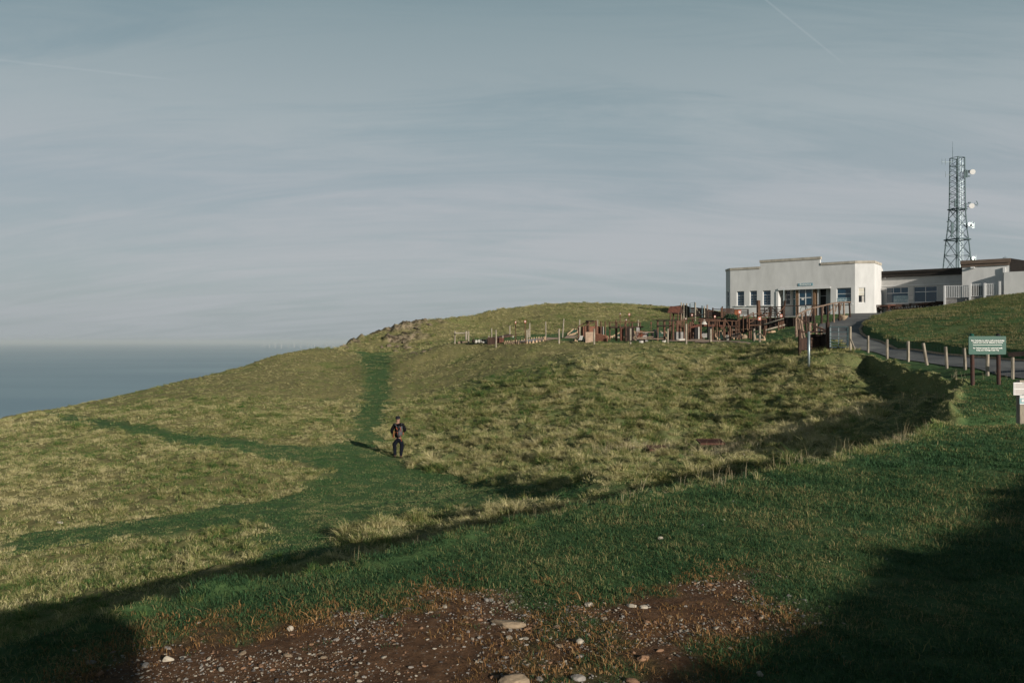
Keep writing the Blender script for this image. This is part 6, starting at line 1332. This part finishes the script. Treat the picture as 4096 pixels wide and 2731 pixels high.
def lodge_block(s0, s1, z, d0=0, d1=7, mt='stone_grey', name='wall'):
    m = MB(); a, b = A0+u*s0+n_*d0, A0+u*s1+n_*d0; c, d = A0+u*s1+n_*d1, A0+u*s0+n_*d1
    m.quadbox([a-UP*2.2, b-UP*2.2, c-UP*2.2, d-UP*2.2, a+UP*z, b+UP*z, c+UP*z, d+UP*z]); return m.build(name, mt, BH)
prof = [on_facade(gpt(*q)) for q in ((690, 700), (714, 682), (775, 648), (858, 605), (905, 577), (937, 553), (985, 520), (1024, 492), (1070, 465))]
def ztop(s): return float(np.interp(s, [p[0] for p in prof], [p[1] for p in prof]))
lodge_block(0, L1, 1.0)
m = MB(); i = 0; s = 0.0
random.seed(12)
while s < L1:
    w = random.uniform(.35, .8); a = A0+u*s-n_*random.uniform(0, .22); b = a+u*w; k = n_*3.4; zz_ = ztop(s+w/2)+random.uniform(-.03, .03)
    m.quadbox([a+UP*(zz_-.34), b+UP*(zz_-.34), b+k+UP*(zz_-.2), a+k+UP*(zz_-.2), a+UP*zz_, b+UP*zz_, b+k+UP*(zz_+.12), a+k+UP*(zz_+.12)]); s += w+.002
m.build('roof', 'stone_dark', BH)


# left-hand, taller part of the lodge: its outline gives the near shadow on the left
ol = [on_facade(gpt(*q)) for q in ((133, 700), (131, 682), (129, 655), (127, 630), (126, 614))]; ol += [(ol[-1][0]-.3, ol[-1][1]+.35), (ol[-1][0]-1.6, ol[-1][1]+.5)]
m = MB(); pts = [A0+u*ol[0][0]+UP*-2.2]+[A0+u*a+UP*b for a, b in ol]+[A0+u*(ol[-1][0]-8)+UP*ol[-1][1], A0+u*(ol[-1][0]-8)+UP*-2.2]
m.poly(pts, .3, n_); m.build('gable_wall', 'stone_grey', BH)

# rocky outcrops on the headland
def outcrop(label, items, seed):
    x0, y0 = items[0][0], items[0][1]; D = hit(x0, y0, 70, 120); b = at(x0, y0, D); b.z = ZT(b.x, b.y); t = thing('rock_outcrop', label, 'rock outcrop', b, 'rocky outcrops on the headland')
    for i, (px, py, w, h) in enumerate(items):
        D = hit(px, py, 70, 125); p = at(px, py, D); p.z = ZT(p.x, p.y); W_, H_ = w*.85*D/F, h*.6*D/F
        me = pebble(seed+i*13, 1, 1, 3, .75); me.transform(Matrix.Diagonal((W_*.5, W_*.45, H_*.6, 1))); me.transform(Matrix.Rotation(.5*math.sin(i*2.1+seed), 4, 'X')); me.materials.append(MATS['crag'])
        o = bpy.data.objects.new('rock', me); COL.objects.link(o); o.parent = t; o.location = p-b-UP*H_*.02; o.rotation_euler = (0, 0, i*1.3)
mat('crag', (.20, .165, .11), .95, .3, 1.6, 1.0, col2=(.075, .058, .040), detail=8)
outcrop('dark jagged rock at the seaward tip of the headland', [(343, 347, 9, 5), (350, 344, 9, 5), (347, 348, 7, 4), (358, 341, 8, 4)], 400)
outcrop('broken tan rocks with a black cleft in the middle of the headland', [(386, 339, 7, 8), (389, 345, 8, 8), (394, 340, 8, 6), (398, 346, 8, 6), (404, 343, 7, 5), (408, 349, 9, 6), (396, 351, 8, 5), (414, 352, 7, 5), (382, 347, 6, 5)], 430)
outcrop('jagged rocks on the skyline at the top of the headland', [(420, 324, 8, 6), (425, 319, 7, 6), (429, 325, 8, 5), (418, 328, 8, 4), (411, 327, 6, 5)], 470)
outcrop('small rubble below the golf course corner', [(424, 352, 6, 4), (431, 354, 5, 3), (417, 358, 6, 3)], 500)
# thin stone ridge on the hill crest
outcrop('low ridge of pale stones along the top of the grassy hill', [(640+5*i, 304.2+.16*i+(i % 3)*.3, 6, 2.2) for i in range(11)], 520)

# ------------------------------------------------------------------ the walker
mat('skin', (.26, .15, .11), .6, .06, 6); mat('black_cloth', (.008, .008, .010), .9, .3, 20, .3); mat('navy_cloth', (.008, .010, .016), .9, .3, 20, .3); mat('cap_cloth', (.018, .020, .024), .9, .2, 20, .3)
mat('pack_grey', (.085, .09, .10), .8, .35, 14, .3, col2=(.05, .055, .06)); mat('pack_orange', (.34, .075, .025), .7, .15, 10); mat('boot', (.05, .035, .025), .8, .2); mat('hair', (.05, .04, .035), .9, .2, 30)
for _n in ('skin', 'black_cloth', 'navy_cloth', 'cap_cloth', 'pack_grey', 'boot', 'hair'): MATS[_n].node_tree.nodes['Principled BSDF'].inputs['Specular IOR Level'].default_value = .06
def skin_mesh(name, J, E, material, parent, root=0, sub=2):
    me = bpy.data.meshes.new(name); keys = list(J); me.from_pydata([J[k][0] for k in keys], [(keys.index(a), keys.index(b)) for a, b in E], []); me.update()
    o = bpy.data.objects.new(name, me); COL.objects.link(o); o.modifiers.new('skin', 'SKIN'); 
    for v, k in zip(me.skin_vertices[0].data, keys): r = J[k][1]; v.radius = (r, r) if not isinstance(r, tuple) else r; v.use_root = (k == keys[root])
    ss = o.modifiers.new('s', 'SUBSURF'); ss.levels = sub; ss.render_levels = sub
    bpy.context.view_layer.update(); me2 = bpy.data.meshes.new_from_object(o.evaluated_get(bpy.context.evaluated_depsgraph_get())); bpy.data.objects.remove(o)
    for p in me2.polygons: p.use_smooth = True
    me2.materials.clear(); me2.materials.append(MATS[material]); me2.name = name; o = bpy.data.objects.new(name, me2); COL.objects.link(o); o.parent = parent; return o
fx, fy = 398.2, 457.0; PD = hit(fx, fy, 20, 60); fp = at(fx, fy, PD); fp.z = ZT(fp.x, fp.y); WALK[:] = [fp.x, fp.y-.25]
PE = thing('person', 'walker seen from behind in black top, dark trousers and flat cap, on the green path', 'person', fp)
k_ = PD/F/4/5.81
def pj(x, y, d=0.0): return ((x-1410)*k_, d, (1338-y)*k_)
J = {'pelvis': (pj(1408, 915), (.10, .075)), 'belly': (pj(1408, 800), (.105, .08)), 'chest': (pj(1410, 670), (.14, .10)), 'upper': (pj(1412, 580, -.01), (.13, .085)), 'neck': (pj(1408, 520, .01), .062), 'skull0': (pj(1404, 478, .02), .075), 'skull': (pj(1400, 425, .02), (.088, .098)), 'crown': (pj(1400, 395, .01), (.075, .085)),
     'shL': (pj(1325, 575), .066), 'elL': (pj(1258, 705, -.05), .050), 'wrL': (pj(1272, 790, .10), .030), 'shR': (pj(1512, 570), .066), 'elR': (pj(1578, 690, -.05), .050), 'wrR': (pj(1520, 735, .17), .034),
     'hipL': (pj(1355, 950), .072), 'knL': (pj(1330, 1115, .03), .052), 'anL': (pj(1335, 1285, -.01), .045), 'toL': (pj(1322, 1318, .16), .036), 'hipR': (pj(1470, 950), .072), 'knR': (pj(1488, 1125, .01), .052), 'anR': (pj(1472, 1300, -.03), .045), 'toR': (pj(1480, 1325, .14), .036)}
for s_, w in (('L', 'wrL'), ('R', 'wrR')):
    p = Vector(J[w][0]); dx = .02 if s_ == 'L' else -.05; J['pm'+s_] = (tuple(p+Vector((dx*.6, .03, -.055))), (.034, .020))
    for i, (ox, ln) in enumerate(((-.028, .065), (-.010, .075), (.010, .07), (.026, .055))):
        q = p+Vector((dx+ox, .045, -.10)); J['f%d%s' % (i, s_)] = (tuple(q), .011); J['g%d%s' % (i, s_)] = (tuple(q+Vector((0, .02, -ln*.55))), .009); J['h%d%s' % (i, s_)] = (tuple(q+Vector((0, .045, -ln*.8))), .008)
    q = p+Vector((dx+(.045 if s_ == 'L' else -.045), .04, -.06)); J['t0'+s_] = (tuple(q), .012); J['t1'+s_] = (tuple(q+Vector((0, .03, -.03))), .010)
E = [('pelvis', 'belly'), ('belly', 'chest'), ('chest', 'upper'), ('upper', 'neck'), ('neck', 'skull0'), ('skull0', 'skull'), ('skull', 'crown'), ('upper', 'shL'), ('shL', 'elL'), ('elL', 'wrL'), ('upper', 'shR'), ('shR', 'elR'), ('elR', 'wrR'), ('pelvis', 'hipL'), ('hipL', 'knL'), ('knL', 'anL'), ('anL', 'toL'), ('pelvis', 'hipR'), ('hipR', 'knR'), ('knR', 'anR'), ('anR', 'toR')]
for s_ in 'LR':
    E += [('wr'+s_, 'pm'+s_), ('pm'+s_, 't0'+s_), ('t0'+s_, 't1'+s_)]
    for i in range(4): E += [('pm'+s_, 'f%d%s' % (i, s_)), ('f%d%s' % (i, s_), 'g%d%s' % (i, s_)), ('g%d%s' % (i, s_), 'h%d%s' % (i, s_))]
J['nose'] = (tuple(Vector(J['skull'][0])+Vector((0, .115, -.01))), .016); E.append(('skull', 'nose'))
for sx in (-1, 1): J['ear%d' % sx] = (tuple(Vector(J['skull'][0])+Vector((sx*.092, .0, -.005))), .018); E.append(('skull', 'ear%d' % sx))
skin_mesh('body', J, E, 'skin', PE)
for nm, zz_, w, mt in (('eye', .015, .012, 'black_rubber'), ('eye', .015, -.012, 'black_rubber')):
    m = MB(); m.ball(fp+Vector(J['skull'][0])+Vector((w*2.8, .098, zz_)), .011); m.build(nm, mt, PE)
m = MB(); m.box(fp+Vector(J['skull0'][0])+Vector((0, .088, .01)), (.05, .012, .010)); m.build('mouth', 'rust', PE)
def grow_r(keys, add, over=None):
    o = {}
    for k in keys: r = J[k][1]; o[k] = (J[k][0], tuple(q+add for q in r) if isinstance(r, tuple) else r+add)
    if over: o.update(over)
    return o
tk = ['pelvis', 'belly', 'chest', 'upper', 'shL', 'elL', 'shR', 'elR']
JT = grow_r(tk, .028, {'nk': (pj(1408, 535, .01), .085), 'cuL': (pj(1268, 772, .07), .050), 'cuR': (pj(1530, 730, .13), .050)}); JT['belly'] = (J['belly'][0], (.165, .135)); JT['pelvis'] = (pj(1408, 875), (.180, .145))
skin_mesh('black_top', JT, [('pelvis', 'belly'), ('belly', 'chest'), ('chest', 'upper'), ('upper', 'nk'), ('upper', 'shL'), ('shL', 'elL'), ('elL', 'cuL'), ('upper', 'shR'), ('shR', 'elR'), ('elR', 'cuR')], 'black_cloth', PE)
JL = grow_r(['hipL', 'knL', 'hipR', 'knR'], .038, {'pelvis': (pj(1408, 905), (.175, .14)), 'cfL': (pj(1335, 1285, -.01), .068), 'cfR': (pj(1472, 1300, -.03), .068), 'mL': (pj(1318, 1040, .02), .105), 'mR': (pj(1502, 1040, .01), .105)})
skin_mesh('trousers', JL, [('pelvis', 'hipL'), ('hipL', 'mL'), ('mL', 'knL'), ('knL', 'cfL'), ('pelvis', 'hipR'), ('hipR', 'mR'), ('mR', 'knR'), ('knR', 'cfR')], 'navy_cloth', PE)
for s_ in 'LR':
    a, b = Vector(J['an'+s_][0]), Vector(J['to'+s_][0]); JB = {'a': (tuple(a+Vector((0, -.02, .02))), .055), 'b': (tuple(a+Vector((0, -.01, -.035))), .052), 'c': (tuple(b+Vector((0, .02, .005))), (.046, .038))}
    skin_mesh('boot', JB, [('a', 'b'), ('b', 'c')], 'boot', PE)
m = MB(); c = fp+Vector(J['skull'][0])+Vector((0, .01, .045)); m.ball(c-UP*.012, .112, (1.0, 1.12, .78), 3); m.build('flat_cap', 'cap_cloth', PE, True)
m = MB(); m.ball(c+Vector((0, .11, -.02)), .07, (1.1, .9, .22), 2); m.build('cap_peak', 'cap_cloth', PE, True)
m = MB(); m.ball(fp+Vector(J['skull'][0])+Vector((0, -.022, -.012)), .088, (1.02, .95, .42), 3); m.build('hair', 'hair', PE, True)
# backpack
bc = fp+Vector(pj(1455, 690, -.20)); BP = thing('backpack', 'grey backpack with orange straps and side panels on the walker\'s back', 'backpack', fp+Vector(pj(1455, 835, -.20)))
def blob(c, size, sub=2):
    m = MB(); m.box(c, size); bmesh.ops.bevel(m.bm, geom=m.bm.edges[:], offset=min(size)*.32, segments=3, affect='EDGES'); return m
blob(bc+Vector((0, 0, .0)), (.255, .17, .50)).build('main_bag', 'pack_grey', BP, True)
blob(bc+Vector((.01, -.10, -.13)), (.20, .09, .24)).build('front_pocket', 'pack_grey', BP, True)
blob(bc+Vector((0, .0, .25)), (.22, .17, .10)).build('lid', 'black_cloth', BP, True)
for x0, y0, x1, y1, r, mt in ((1385, 610, 1420, 670, .016, 'pack_orange'), (1500, 560, 1440, 700, .012, 'black_cloth'), (1440, 540, 1440, 700, .010, 'black_cloth'), (1485, 790, 1505, 935, .012, 'pack_orange'), (1430, 800, 1420, 720, .010, 'pack_orange'), (1480, 600, 1500, 680, .012, 'pack_orange'), (1400, 720, 1520, 700, .008, 'pack_orange'), (1450, 720, 1480, 800, .007, 'pack_orange')):
    m = MB(); m.tube(fp+Vector(pj(x0, y0, -.335 if y0 > 590 else -.31)), fp+Vector(pj(x1, y1, -.34 if y1 < 850 else -.26)), r, r, 6); m.build('strap', mt, BP)
for pts in (((1395, 590, -.26), (1345, 555, -.12), (1330, 545, .02)), ((1480, 590, -.26), (1495, 545, -.12), (1500, 540, .02))):
    m = MB(); m.chain([fp+Vector(pj(*p)) for p in pts], .026); m.build('shoulder_strap', 'pack_grey', BP)
for pts in (((1325, 700, -.14), (1312, 870, -.13)), ((1345, 720, -.15), (1362, 770, -.16)), ((1535, 730, -.14), (1540, 790, -.13))):
    m = MB(); m.chain([fp+Vector(pj(*p)) for p in pts], .013); m.build('side_strap', 'pack_orange', BP)
grow(); pebbles()
